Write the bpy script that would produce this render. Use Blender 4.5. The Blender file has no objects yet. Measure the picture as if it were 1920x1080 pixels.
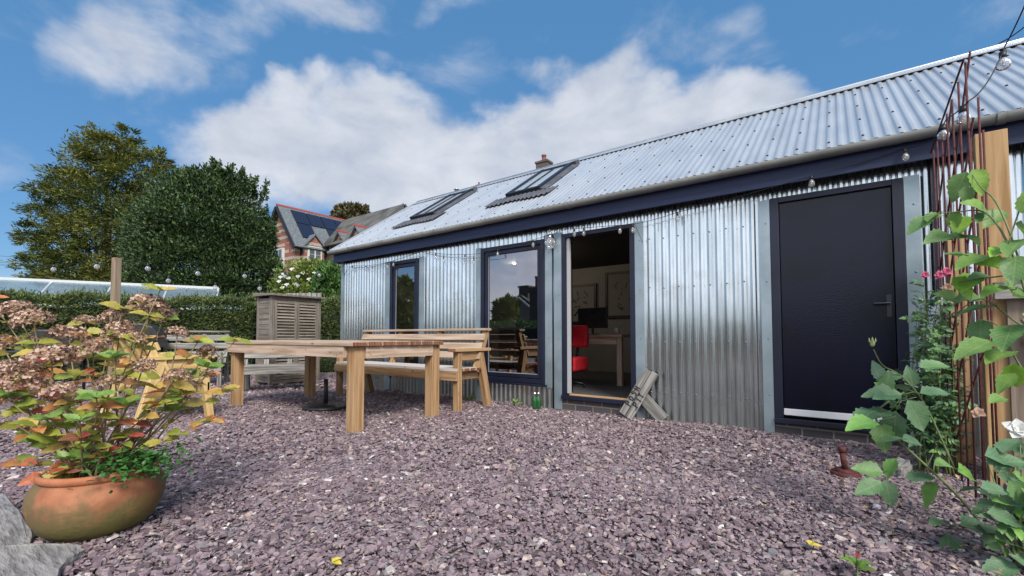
import bpy, bmesh, math, random
import numpy as np
from mathutils import Vector, Matrix
R = math.radians
rnd = random.Random(11)
rng = np.random.default_rng(5)
sc = bpy.context.scene
COL = sc.collection

# ------------------------------------------------------------------ camera
HCAM = 0.88
YAW, PIT, FPX, CY = R(53.32), R(2.4), 833.0, 596.3
cam = bpy.data.cameras.new('camera'); camo = bpy.data.objects.new('camera', cam); COL.objects.link(camo)
camo.location = (0, 0, HCAM); camo.rotation_euler = (R(90)+PIT, 0, R(90)-YAW)
cam.sensor_width = 36; cam.lens = FPX/1920*36; cam.shift_y = (CY-540)/1920
cam.clip_start = 0.05; cam.clip_end = 2000
sc.camera = camo
# measuring helpers: photograph pixel -> point in the place
_fw = np.array([-math.cos(YAW)*math.cos(PIT), math.sin(YAW)*math.cos(PIT), math.sin(PIT)])
_r = np.cross(_fw, [0, 0, 1]); _r /= np.linalg.norm(_r); _u = np.cross(_r, _fw)
_C = np.array([0, 0, HCAM])
def ray(x, y): return _fw*FPX + _r*(x-960) + _u*(CY-y)
def PZ(x, y, h=0.0): d = ray(x, y); return Vector(_C+d*((h-HCAM)/d[2]))
def PY(x, y, v): d = ray(x, y); return Vector(_C+d*(v/d[1]))
def PX(x, y, v): d = ray(x, y); return Vector(_C+d*(v/d[0]))
def PD(x, y, dist): return Vector(_C+ray(x, y)/FPX*dist)

# ------------------------------------------------------------------ exposure, sun, sky
sc.view_settings.view_transform = 'Standard'; sc.view_settings.look = 'None'
sc.view_settings.exposure = 0.95; sc.view_settings.gamma = 1.0
SUN_EL, SUN_DIR = 42, Vector((0.80, -0.62, 0)).normalized()
sunv = Vector((SUN_DIR.x*math.cos(R(SUN_EL)), SUN_DIR.y*math.cos(R(SUN_EL)), math.sin(R(SUN_EL))))
sl = bpy.data.lights.new('sun', 'SUN'); sl.energy = 2.0; sl.angle = R(18); sl.color = (1, .95, .88)
so = bpy.data.objects.new('sun', sl); COL.objects.link(so); so.location = (20, -20, 30)
so.rotation_euler = (-sunv).to_track_quat('-Z', 'Y').to_euler()
w = bpy.data.worlds.new('World'); sc.world = w; w.use_nodes = True
nt = w.node_tree; N = nt.nodes; L = nt.links; N.clear()
def nd(t, **k):
    n = N.new(t)
    for a, b in k.items(): setattr(n, a, b)
    return n
def mth(op, a, b=None, c=None, clamp=False):
    n = N.new('ShaderNodeMath'); n.operation = op; n.use_clamp = clamp
    for i, v in enumerate((a, b, c)):
        if v is None: continue
        if isinstance(v, (int, float)): n.inputs[i].default_value = v
        else: L.new(v, n.inputs[i])
    return n.outputs[0]
out = nd('ShaderNodeOutputWorld'); bg = nd('ShaderNodeBackground'); L.new(bg.outputs[0], out.inputs[0])
sky = nd('ShaderNodeTexSky', sky_type='NISHITA', sun_disc=False)
sky.sun_elevation = R(SUN_EL); sky.sun_rotation = math.atan2(sunv.x, sunv.y); sky.air_density = 1.0; sky.dust_density = 0.0; sky.altitude = 600; sky.ozone_density = 2.2
tc = nd('ShaderNodeTexCoord'); sep = nd('ShaderNodeSeparateXYZ'); L.new(tc.outputs['Generated'], sep.inputs[0])

hs = nd('ShaderNodeHueSaturation'); hs.inputs['Saturation'].default_value = 1.12; hs.inputs['Value'].default_value = .95
L.new(sky.outputs[0], hs.inputs['Color'])
def skydir(px, py): d = ray(px, py); return d/np.linalg.norm(d)
blobs = [  # centre, half width and half height of each cloud, measured on the photograph; strength
 (470, 240, 130, 75, 1.5), (620, 270, 240, 100, 1.6), (560, 190, 120, 40, 1.2), (840, 300, 300, 90, 1.6), (1110, 180, 110, 100, 1.5), (1000, 290, 330, 100, 1.5), (720, 190, 120, 45, 1.1), (1000, 130, 60, 40, .7),
 (1350, 190, 170, 62, 1.5), (1240, 230, 160, 90, 1.4), (1395, 70, 90, 70, .62), (1330, 100, 70, 50, .5), (240, 95, 110, 75, .72), (170, 100, 80, 45, .55), (480, 60, 150, 75, .75), (610, 50, 120, 60, .65), (430, 135, 110, 45, .6),
 (880, 0, 110, 40, .6), (735, 132, 70, 32, .62), (1650, 60, 170, 60, .40), (740, 350, 210, 60, 1.2), (430, 330, 60, 40, .6), (560, 345, 120, 50, .8)]
wn = nd('ShaderNodeTexNoise'); wn.inputs['Scale'].default_value = 5.5; wn.inputs['Detail'].default_value = 5; L.new(tc.outputs['Generated'], wn.inputs['Vector'])
w1 = nd('ShaderNodeVectorMath', operation='SUBTRACT'); L.new(wn.outputs['Color'], w1.inputs[0]); w1.inputs[1].default_value = (.5, .5, .5)
w2 = nd('ShaderNodeVectorMath', operation='MULTIPLY_ADD'); L.new(w1.outputs[0], w2.inputs[0]); w2.inputs[1].default_value = (.26, .26, .20); L.new(tc.outputs['Generated'], w2.inputs[2])
def vdot(v):
    n = N.new('ShaderNodeVectorMath'); n.operation = 'DOT_PRODUCT'; L.new(w2.outputs[0], n.inputs[0]); n.inputs[1].default_value = tuple(float(q) for q in v); return n.outputs['Value']
mask = None
for (px, py, wx, wy, st) in blobs:
    c = skydir(px, py); e1 = skydir(px+wx, py); e2 = skydir(px, py-wy)
    t1 = e1-c*(e1@c); t2 = e2-c*(e2@c); G = np.array([[t1@t1, t1@t2], [t1@t2, t2@t2]]); Gi = np.linalg.inv(G)
    d1 = Gi[0, 0]*t1+Gi[0, 1]*t2; d2 = Gi[1, 0]*t1+Gi[1, 1]*t2   # so that u = 1 at the right rim, v = 1 at the upper rim
    u = vdot(d1); v = vdot(d2); rr = mth('ADD', mth('MULTIPLY', u, u), mth('MULTIPLY', v, v))
    b = mth('MAXIMUM', mth('MULTIPLY', mth('SUBTRACT', 1.0, mth('MULTIPLY', rr, .6)), st), 0.0)
    b = mth('MULTIPLY', b, mth('GREATER_THAN', vdot(c), 0.3))
    mask = b if mask is None else mth('SMOOTH_MAX', mask, b, .2)
# sky behind the viewer is mostly cloud
behind = mth('MULTIPLY', mth('SUBTRACT', .25, mth('ADD', mth('MULTIPLY', sep.outputs[0], -.6), mth('MULTIPLY', sep.outputs[1], .8))), 1.4, clamp=True)
mask = mth('MAXIMUM', mask, mth('MULTIPLY', behind, 1.25))
mp = nd('ShaderNodeMapping'); mp.inputs['Scale'].default_value = (1, 1, 1.9); L.new(tc.outputs['Generated'], mp.inputs[0])
def noise(scale, det, rough, off):
    n = nd('ShaderNodeTexNoise'); n.inputs['Scale'].default_value = scale; n.inputs['Detail'].default_value = det
    n.inputs['Roughness'].default_value = rough; n.inputs['Distortion'].default_value = .25
    m2 = nd('ShaderNodeVectorMath', operation='ADD'); m2.inputs[1].default_value = off; L.new(mp.outputs[0], m2.inputs[0]); L.new(m2.outputs[0], n.inputs['Vector'])
    return n.outputs[0]
n1 = noise(4.5, 9, .58, (3.1, 1.7, .4)); n2 = noise(2.2, 5, .5, (7, 2, 1)); n3 = noise(7, 6, .55, (0.3, 9, 4))
dens = mth('ADD', mask, mth('MULTIPLY', mth('SUBTRACT', n1, .5), 2.3))
mr = nd('ShaderNodeMapRange', interpolation_type='SMOOTHSTEP'); L.new(dens, mr.inputs[0]); mr.inputs[1].default_value = .16; mr.inputs[2].default_value = 1.12
cr = nd('ShaderNodeValToRGB'); L.new(mth('ADD', mth('MULTIPLY', n3, .75), mth('MULTIPLY', n2, .4)), cr.inputs[0])
cr.color_ramp.elements[0].position = .42; cr.color_ramp.elements[0].color = (2.7, 3.0, 3.6, 1)
cr.color_ramp.elements[1].position = .72; cr.color_ramp.elements[1].color = (4.2, 4.35, 4.7, 1)
mx = nd('ShaderNodeMix', data_type='RGBA'); L.new(mth('MULTIPLY', mr.outputs[0], .93), mx.inputs[0]); hz = nd('ShaderNodeMix', data_type='RGBA'); hz.inputs[0].default_value = .72; hz.inputs[7].default_value = (.50, 1.50, 3.0, 1); L.new(hs.outputs[0], hz.inputs[6]); L.new(hz.outputs[2], mx.inputs[6]); L.new(cr.outputs[0], mx.inputs[7])
bb = nd('ShaderNodeMix', data_type='RGBA', blend_type='MULTIPLY'); L.new(behind, bb.inputs[0]); L.new(mx.outputs[2], bb.inputs[6]); bb.inputs[7].default_value = (2.0, 1.95, 1.9, 1); L.new(bb.outputs[2], bg.inputs[0]); bg.inputs[1].default_value = 0.095  # unseen clouds behind the viewer are brightened as added fill light
sc.cycles.max_bounces = 7; sc.cycles.transparent_max_bounces = 8; sc.cycles.caustics_reflective = False; sc.cycles.caustics_refractive = False
sc.cycles.sample_clamp_indirect = 5

# ------------------------------------------------------------------ tags
def tag(o, label=None, cat=None, group=None, kind=None):
    if label: o['label'] = label
    if cat: o['category'] = cat
    if group: o['group'] = group
    if kind: o['kind'] = kind
    return o
def thing(name, label, cat, loc=(0, 0, 0), rotz=0, group=None):
    o = bpy.data.objects.new(name, None); COL.objects.link(o); o.empty_display_size = .1
    o.location = loc; o.rotation_euler = (0, 0, rotz); return tag(o, label, cat, group)
def copy_tree(o, parent=None):
    c = o.copy(); COL.objects.link(c); c.parent = parent
    for ch in list(o.children): copy_tree(ch, c)
    return c

# ------------------------------------------------------------------ materials
MATS = {}
def material(name, c1, c2=None, rough=.6, metal=0.0, scale=6, detail=4, lo=.35, hi=.65, coord='Object', stretch=(1, 1, 1),
             bump=0.0, bscale=40, island=None, spec=.5, transl=0.0, spots=None, veins=0, coat=0, island_mix=1.0, bdist=.01):
    if name in MATS: return MATS[name]
    m = bpy.data.materials.new(name); m.use_nodes = True; t = m.node_tree; nn = t.nodes; ll = t.links
    b = nn['Principled BSDF']; b.inputs['Roughness'].default_value = rough; b.inputs['Metallic'].default_value = metal
    b.inputs['Specular IOR Level'].default_value = spec; b.inputs['Coat Weight'].default_value = coat
    c4 = lambda c: (c[0], c[1], c[2], 1)
    col = None
    tcn = nn.new('ShaderNodeTexCoord'); mpn = nn.new('ShaderNodeMapping'); ll.new(tcn.outputs[coord], mpn.inputs[0]); mpn.inputs['Scale'].default_value = stretch
    if c2 is not None:
        nz = nn.new('ShaderNodeTexNoise'); nz.inputs['Scale'].default_value = scale; nz.inputs['Detail'].default_value = detail; ll.new(mpn.outputs[0], nz.inputs['Vector'])
        rp = nn.new('ShaderNodeValToRGB'); rp.color_ramp.elements[0].position = lo; rp.color_ramp.elements[1].position = hi
        rp.color_ramp.elements[0].color = c4(c1); rp.color_ramp.elements[1].color = c4(c2); ll.new(nz.outputs[0], rp.inputs[0]); col = rp.outputs[0]
    if island:
        g = nn.new('ShaderNodeNewGeometry'); ir = nn.new('ShaderNodeValToRGB'); ir.color_ramp.interpolation = 'LINEAR'
        while len(ir.color_ramp.elements) < len(island): ir.color_ramp.elements.new(.5)
        for e, (p, c) in zip(ir.color_ramp.elements, island): e.position = p; e.color = c4(c)
        ll.new(g.outputs['Random Per Island'], ir.inputs[0])
        if col is None: col = ir.outputs[0]
        else:
            mm = nn.new('ShaderNodeMix'); mm.data_type = 'RGBA'; mm.blend_type = 'MULTIPLY'; mm.inputs[0].default_value = island_mix
            ll.new(col, mm.inputs[6]); ll.new(ir.outputs[0], mm.inputs[7]); col = mm.outputs[2]
    if spots:
        sc_, thr, scol, amt = spots
        nz2 = nn.new('ShaderNodeTexNoise'); nz2.inputs['Scale'].default_value = sc_; nz2.inputs['Detail'].default_value = 6; ll.new(tcn.outputs[coord], nz2.inputs['Vector'])
        mr_ = nn.new('ShaderNodeMapRange'); mr_.inputs[1].default_value = thr; mr_.inputs[2].default_value = thr+.12; mr_.inputs[4].default_value = amt; ll.new(nz2.outputs[0], mr_.inputs[0])
        mm = nn.new('ShaderNodeMix'); mm.data_type = 'RGBA'; ll.new(mr_.outputs[0], mm.inputs[0])
        if col is None: mm.inputs[6].default_value = c4(c1)
        else: ll.new(col, mm.inputs[6])
        mm.inputs[7].default_value = c4(scol); col = mm.outputs[2]
    if veins:
        def mt(op, x, y=None, cl=False):
            q = nn.new('ShaderNodeMath'); q.operation = op; q.use_clamp = cl
            for i_, z_ in enumerate((x, y)):
                if z_ is None: continue
                if isinstance(z_, (int, float)): q.inputs[i_].default_value = z_
                else: ll.new(z_, q.inputs[i_])
            return q.outputs[0]
        sp = nn.new('ShaderNodeSeparateXYZ'); ll.new(tcn.outputs['UV'], sp.inputs[0]); av = mt('ABSOLUTE', sp.outputs[1])
        mid = mt('SUBTRACT', 1.0, mt('MULTIPLY', av, 38.0), True); fr_ = mt('FRACT', mt('MULTIPLY', mt('SUBTRACT', sp.outputs[0], mt('MULTIPLY', av, 1.1)), 7.5))
        sd_ = mt('MULTIPLY', mt('LESS_THAN', fr_, .16), .55); vv_ = mt('MULTIPLY', mt('MAXIMUM', mid, sd_), veins)
        mm = nn.new('ShaderNodeMix'); mm.data_type = 'RGBA'; ll.new(vv_, mm.inputs[0]); ll.new(col, mm.inputs[6]); mm.inputs[7].default_value = (.45, .50, .25, 1); col = mm.outputs[2]
    if col is None: b.inputs['Base Color'].default_value = c4(c1)
    else: ll.new(col, b.inputs['Base Color'])
    if bump:
        nb = nn.new('ShaderNodeTexNoise'); nb.inputs['Scale'].default_value = bscale; nb.inputs['Detail'].default_value = 5; ll.new(mpn.outputs[0], nb.inputs['Vector'])
        bp = nn.new('ShaderNodeBump'); bp.inputs['Strength'].default_value = bump; bp.inputs['Distance'].default_value = bdist; ll.new(nb.outputs[0], bp.inputs['Height']); ll.new(bp.outputs[0], b.inputs['Normal'])
    if transl:
        tr = nn.new('ShaderNodeBsdfTranslucent')
        if col is not None: ll.new(col, tr.inputs[0])
        else: tr.inputs[0].default_value = c4(c1)
        ms = nn.new('ShaderNodeMixShader'); ms.inputs[0].default_value = transl
        ll.new(b.outputs[0], ms.inputs[1]); ll.new(tr.outputs[0], ms.inputs[2]); ll.new(ms.outputs[0], nn['Material Output'].inputs[0])
    MATS[name] = m; return m
def wood(name, c1, c2, knot=(.12, .05, .02), rough=.7, grain=.35, stain=None):
    """boards with UV: u along the board in metres, v across"""
    if name in MATS: return MATS[name]
    m = bpy.data.materials.new(name); m.use_nodes = True; t = m.node_tree; nn = t.nodes; ll = t.links; b = nn['Principled BSDF']
    b.inputs['Roughness'].default_value = rough; b.inputs['Specular IOR Level'].default_value = .3
    tcn = nn.new('ShaderNodeTexCoord'); mpn = nn.new('ShaderNodeMapping'); mpn.inputs['Scale'].default_value = (1.6, 30, 1); ll.new(tcn.outputs['UV'], mpn.inputs[0])
    nz = nn.new('ShaderNodeTexNoise'); nz.inputs['Scale'].default_value = 1; nz.inputs['Detail'].default_value = 5; nz.inputs['Distortion'].default_value = .6; ll.new(mpn.outputs[0], nz.inputs['Vector'])
    rp = nn.new('ShaderNodeValToRGB'); rp.color_ramp.elements[0].position = .36; rp.color_ramp.elements[1].position = .62
    rp.color_ramp.elements[0].color = (*c1, 1); rp.color_ramp.elements[1].color = (*c2, 1); ll.new(nz.outputs[0], rp.inputs[0])
    g = nn.new('ShaderNodeNewGeometry'); hsn = nn.new('ShaderNodeHueSaturation'); mr_ = nn.new('ShaderNodeMapRange'); mr_.inputs[3].default_value = .78; mr_.inputs[4].default_value = 1.18
    ll.new(g.outputs['Random Per Island'], mr_.inputs[0]); ll.new(mr_.outputs[0], hsn.inputs['Value']); ll.new(rp.outputs[0], hsn.inputs['Color'])
    col = hsn.outputs[0]
    mk = nn.new('ShaderNodeMapping'); mk.inputs['Scale'].default_value = (3.2, 9, 1); ll.new(tcn.outputs['UV'], mk.inputs[0])
    vo = nn.new('ShaderNodeTexVoronoi'); vo.inputs['Scale'].default_value = 1; ll.new(mk.outputs[0], vo.inputs['Vector'])
    kr = nn.new('ShaderNodeMapRange'); kr.inputs[1].default_value = .05; kr.inputs[2].default_value = .13; kr.inputs[3].default_value = .8; kr.inputs[4].default_value = 0; ll.new(vo.outputs['Distance'], kr.inputs[0])
    mm = nn.new('ShaderNodeMix'); mm.data_type = 'RGBA'; ll.new(kr.outputs[0], mm.inputs[0]); ll.new(col, mm.inputs[6]); mm.inputs[7].default_value = (*knot, 1); col = mm.outputs[2]
    if stain:
        n2 = nn.new('ShaderNodeTexNoise'); n2.inputs['Scale'].default_value = 4; n2.inputs['Detail'].default_value = 6; ll.new(tcn.outputs['Object'], n2.inputs['Vector'])
        r2 = nn.new('ShaderNodeMapRange'); r2.inputs[1].default_value = .5; r2.inputs[2].default_value = .72; r2.inputs[4].default_value = .7; ll.new(n2.outputs[0], r2.inputs[0])
        m2 = nn.new('ShaderNodeMix'); m2.data_type = 'RGBA'; ll.new(r2.outputs[0], m2.inputs[0]); ll.new(col, m2.inputs[6]); m2.inputs[7].default_value = (*stain, 1); col = m2.outputs[2]
    ll.new(col, b.inputs['Base Color'])
    bp = nn.new('ShaderNodeBump'); bp.inputs['Strength'].default_value = grain; bp.inputs['Distance'].default_value = .004; ll.new(nz.outputs[0], bp.inputs['Height']); ll.new(bp.outputs[0], b.inputs['Normal'])
    MATS[name] = m; return m

NAVY = material('navy_paint', (.004, .006, .018), (.008, .012, .032), rough=.5, scale=3, bump=.1, bscale=60)
DOORNAVY = material('door_paint', (.0010, .0016, .008), (.002, .003, .016), rough=.25, spec=.35, scale=3, bump=.15, bscale=90)
FASCIA = material('fascia_paint', (.008, .016, .055), (.015, .028, .085), rough=.55, scale=2, stretch=(.4, 4, 9), bump=.3, bscale=25)
GALV = material('galvanised_wall', (.50, .545, .56), (.66, .70, .71), rough=.17, metal=.93, scale=5, stretch=(2.5, 1, .35), bump=.12, bscale=6, spots=(2.2, .52, (.44, .46, .44), .55))
def dirt_and_reflection(m, col, z0, z1, amt):  # tint towards the ground: dirt plus the ground's reflection put into the colour
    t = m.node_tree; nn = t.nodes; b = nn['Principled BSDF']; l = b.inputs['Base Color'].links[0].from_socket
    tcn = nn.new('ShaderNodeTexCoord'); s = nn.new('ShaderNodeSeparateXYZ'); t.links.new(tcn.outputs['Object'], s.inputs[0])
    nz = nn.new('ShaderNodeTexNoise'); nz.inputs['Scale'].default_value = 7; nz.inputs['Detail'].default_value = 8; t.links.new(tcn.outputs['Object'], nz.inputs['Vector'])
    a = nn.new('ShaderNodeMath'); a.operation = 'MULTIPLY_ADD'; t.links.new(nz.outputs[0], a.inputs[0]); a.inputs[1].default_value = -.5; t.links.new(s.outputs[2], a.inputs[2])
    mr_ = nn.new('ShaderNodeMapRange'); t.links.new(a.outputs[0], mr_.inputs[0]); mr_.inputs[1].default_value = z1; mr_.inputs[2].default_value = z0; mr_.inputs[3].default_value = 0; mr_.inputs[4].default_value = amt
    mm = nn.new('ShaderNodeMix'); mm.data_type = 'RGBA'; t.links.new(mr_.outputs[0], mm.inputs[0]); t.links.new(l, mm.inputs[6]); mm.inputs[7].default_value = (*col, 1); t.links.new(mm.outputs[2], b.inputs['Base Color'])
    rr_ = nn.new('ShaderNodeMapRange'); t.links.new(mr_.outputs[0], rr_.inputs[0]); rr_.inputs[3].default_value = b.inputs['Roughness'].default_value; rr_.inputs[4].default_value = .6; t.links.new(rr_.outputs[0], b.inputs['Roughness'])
dirt_and_reflection(GALV, (.27, .265, .22), -.28, .30, .5)
GALVROOF = material('galvanised_roof', (.50, .52, .54), (.60, .62, .635), rough=.32, metal=.5, scale=2.5, stretch=(2, .6, .6), bump=.08, bscale=9, spots=(1.3, .55, (.50, .56, .62), .6))
FLASH = material('flashing_metal', (.26, .33, .36), (.36, .43, .46), rough=.45, metal=.55, scale=4, bump=.05, bscale=12)
GUTTER = material('gutter_metal', (.22, .23, .22), (.32, .33, .31), rough=.5, metal=.4, scale=3)
LEAD = material('grey_flashing', (.09, .09, .10), (.14, .14, .15), rough=.5, metal=.3, scale=8)
DARKMETAL = material('dark_metal', (.03, .035, .045), rough=.35, metal=.5)
BLACKPL = material('black_plastic', (.012, .012, .013), (.03, .03, .03), rough=.45, scale=20, bump=.1)
CHROME = material('steel_trim', (.6, .62, .64), rough=.2, metal=1)
WHITE = material('white_paint', (.75, .76, .76), rough=.4)
RUST = material('rusty_iron', (.055, .012, .014), (.11, .028, .022), rough=.8, scale=30, bump=.3, bscale=90)
SCREW = material('screw_head', (.25, .28, .30), rough=.4, metal=.7)
BRICKD = None
CEDAR = wood('new_timber', (.34, .19, .085), (.54, .35, .19), knot=(.16, .06, .02))
CEDARPALE = wood('pale_timber', (.36, .25, .165), (.58, .44, .33), knot=(.2, .1, .05))
SEATW = wood('bleached_timber', (.52, .47, .43), (.70, .66, .62), knot=(.3, .2, .15))
ENDW = wood('end_grain', (.16, .055, .03), (.34, .17, .10), knot=(.5, .4, .35))
PINE = wood('yellow_pine', (.62, .40, .15), (.76, .56, .27), knot=(.3, .14, .05))
GREYW = wood('weathered_wood', (.13, .12, .105), (.36, .345, .32), knot=(.06, .05, .045), grain=1.0)
CABW = wood('cabinet_wood', (.16, .135, .11), (.29, .25, .215), knot=(.08, .06, .05), grain=.8, stain=(.13, .12, .09))
POSTW = wood('post_timber', (.22, .16, .105), (.36, .28, .20), knot=(.14, .06, .03))
FENCEW = wood('fence_timber', (.20, .15, .11), (.34, .27, .21), knot=(.1, .07, .05), grain=.9)
def glass_mat(name, ior=1.9, tint=(.75, .78, .80)):
    m = bpy.data.materials.new(name); m.use_nodes = True; t = m.node_tree; nn = t.nodes; nn.clear(); o = nn.new('ShaderNodeOutputMaterial')
    tr = nn.new('ShaderNodeBsdfTransparent'); tr.inputs[0].default_value = (*tint, 1); gl = nn.new('ShaderNodeBsdfGlossy'); gl.inputs['Roughness'].default_value = .012
    gl.inputs[0].default_value = (.92, .9, .95, 1)
    fr = nn.new('ShaderNodeFresnel'); fr.inputs[0].default_value = ior; mx_ = nn.new('ShaderNodeMixShader')
    t.links.new(fr.outputs[0], mx_.inputs[0]); t.links.new(tr.outputs[0], mx_.inputs[1]); t.links.new(gl.outputs[0], mx_.inputs[2]); t.links.new(mx_.outputs[0], o.inputs[0]); return m
GLASS = glass_mat('window_glass', 3.6, (.72, .73, .76)); BULBG = glass_mat('bulb_glass', 1.35, (.93, .93, .93)); _t = BULBG.node_tree; _d = _t.nodes.new('ShaderNodeBsdfDiffuse'); _d.inputs[0].default_value = (.85, .85, .83, 1); _m = _t.nodes.new('ShaderNodeMixShader'); _m.inputs[0].default_value = .18
_o = _t.nodes['Material Output']; _s = _o.inputs[0].links[0].from_socket; _t.links.new(_s, _m.inputs[1]); _t.links.new(_d.outputs[0], _m.inputs[2]); _t.links.new(_m.outputs[0], _o.inputs[0])
GHG = material('greenhouse_glass', (.16, .23, .27), (.24, .30, .34), rough=.25, scale=2, spec=.4)
GHG.node_tree.nodes['Principled BSDF'].inputs['Alpha'].default_value = .6
def brick_mat(name, c1, c2, mortar, scale=1.0, bands=None, coord='Object', rot=None):
    m = bpy.data.materials.new(name); m.use_nodes = True; t = m.node_tree; nn = t.nodes; ll = t.links; b = nn['Principled BSDF']; b.inputs['Roughness'].default_value = .85
    tcn = nn.new('ShaderNodeTexCoord'); s = nn.new('ShaderNodeSeparateXYZ'); ll.new(tcn.outputs[coord], s.inputs[0])
    ad = nn.new('ShaderNodeMath'); ll.new(s.outputs[0], ad.inputs[0]); ll.new(s.outputs[1], ad.inputs[1])
    cx = nn.new('ShaderNodeCombineXYZ'); ll.new(ad.outputs[0], cx.inputs[0]); ll.new(s.outputs[2], cx.inputs[1])
    br = nn.new('ShaderNodeTexBrick'); ll.new(cx.outputs[0], br.inputs['Vector']); br.inputs['Scale'].default_value = scale
    br.inputs['Color1'].default_value = (*c1, 1); br.inputs['Color2'].default_value = (*c2, 1); br.inputs['Mortar'].default_value = (*mortar, 1)
    br.inputs['Brick Width'].default_value = .225; br.inputs['Row Height'].default_value = .075; br.inputs['Mortar Size'].default_value = .006
    col = br.outputs[0]
    if bands:
        per, wid, bc = bands
        mo = nn.new('ShaderNodeMath'); mo.operation = 'MODULO'; ll.new(s.outputs[2], mo.inputs[0]); mo.inputs[1].default_value = per
        lt = nn.new('ShaderNodeMath'); lt.operation = 'LESS_THAN'; ll.new(mo.outputs[0], lt.inputs[0]); lt.inputs[1].default_value = wid
        nz = nn.new('ShaderNodeTexNoise'); nz.inputs['Scale'].default_value = .9; ll.new(tcn.outputs[coord], nz.inputs['Vector'])
        gt = nn.new('ShaderNodeMath'); gt.operation = 'GREATER_THAN'; ll.new(nz.outputs[0], gt.inputs[0]); gt.inputs[1].default_value = .40
        mu = nn.new('ShaderNodeMath'); mu.operation = 'MULTIPLY'; ll.new(lt.outputs[0], mu.inputs[0]); ll.new(gt.outputs[0], mu.inputs[1])
        mm = nn.new('ShaderNodeMix'); mm.data_type = 'RGBA'; ll.new(mu.outputs[0], mm.inputs[0]); ll.new(col, mm.inputs[6]); mm.inputs[7].default_value = (*bc, 1); col = mm.outputs[2]
    nz = nn.new('ShaderNodeTexNoise'); nz.inputs['Scale'].default_value = 3; nz.inputs['Detail'].default_value = 5; ll.new(tcn.outputs[coord], nz.inputs['Vector'])
    mm = nn.new('ShaderNodeMix'); mm.data_type = 'RGBA'; mm.blend_type = 'MULTIPLY'; mm.inputs[0].default_value = .6; ll.new(col, mm.inputs[6]); ll.new(nz.outputs['Color'], mm.inputs[7])
    g2 = nn.new('ShaderNodeRGBCurve'); ll.new(mm.outputs[2], g2.inputs[1]); ll.new(col, b.inputs['Base Color'])
    return m
DARKBRICK = brick_mat('dark_brick', (.05, .045, .05), (.085, .07, .07), (.20, .18, .16))
REDBRICK = brick_mat('red_brick', (.25, .075, .05), (.32, .105, .075), (.32, .21, .17), bands=(.62, .24, (.40, .36, .30)))
BROWNBRICK = brick_mat('brown_brick', (.075, .055, .048), (.12, .085, .072), (.17, .15, .14))

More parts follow.
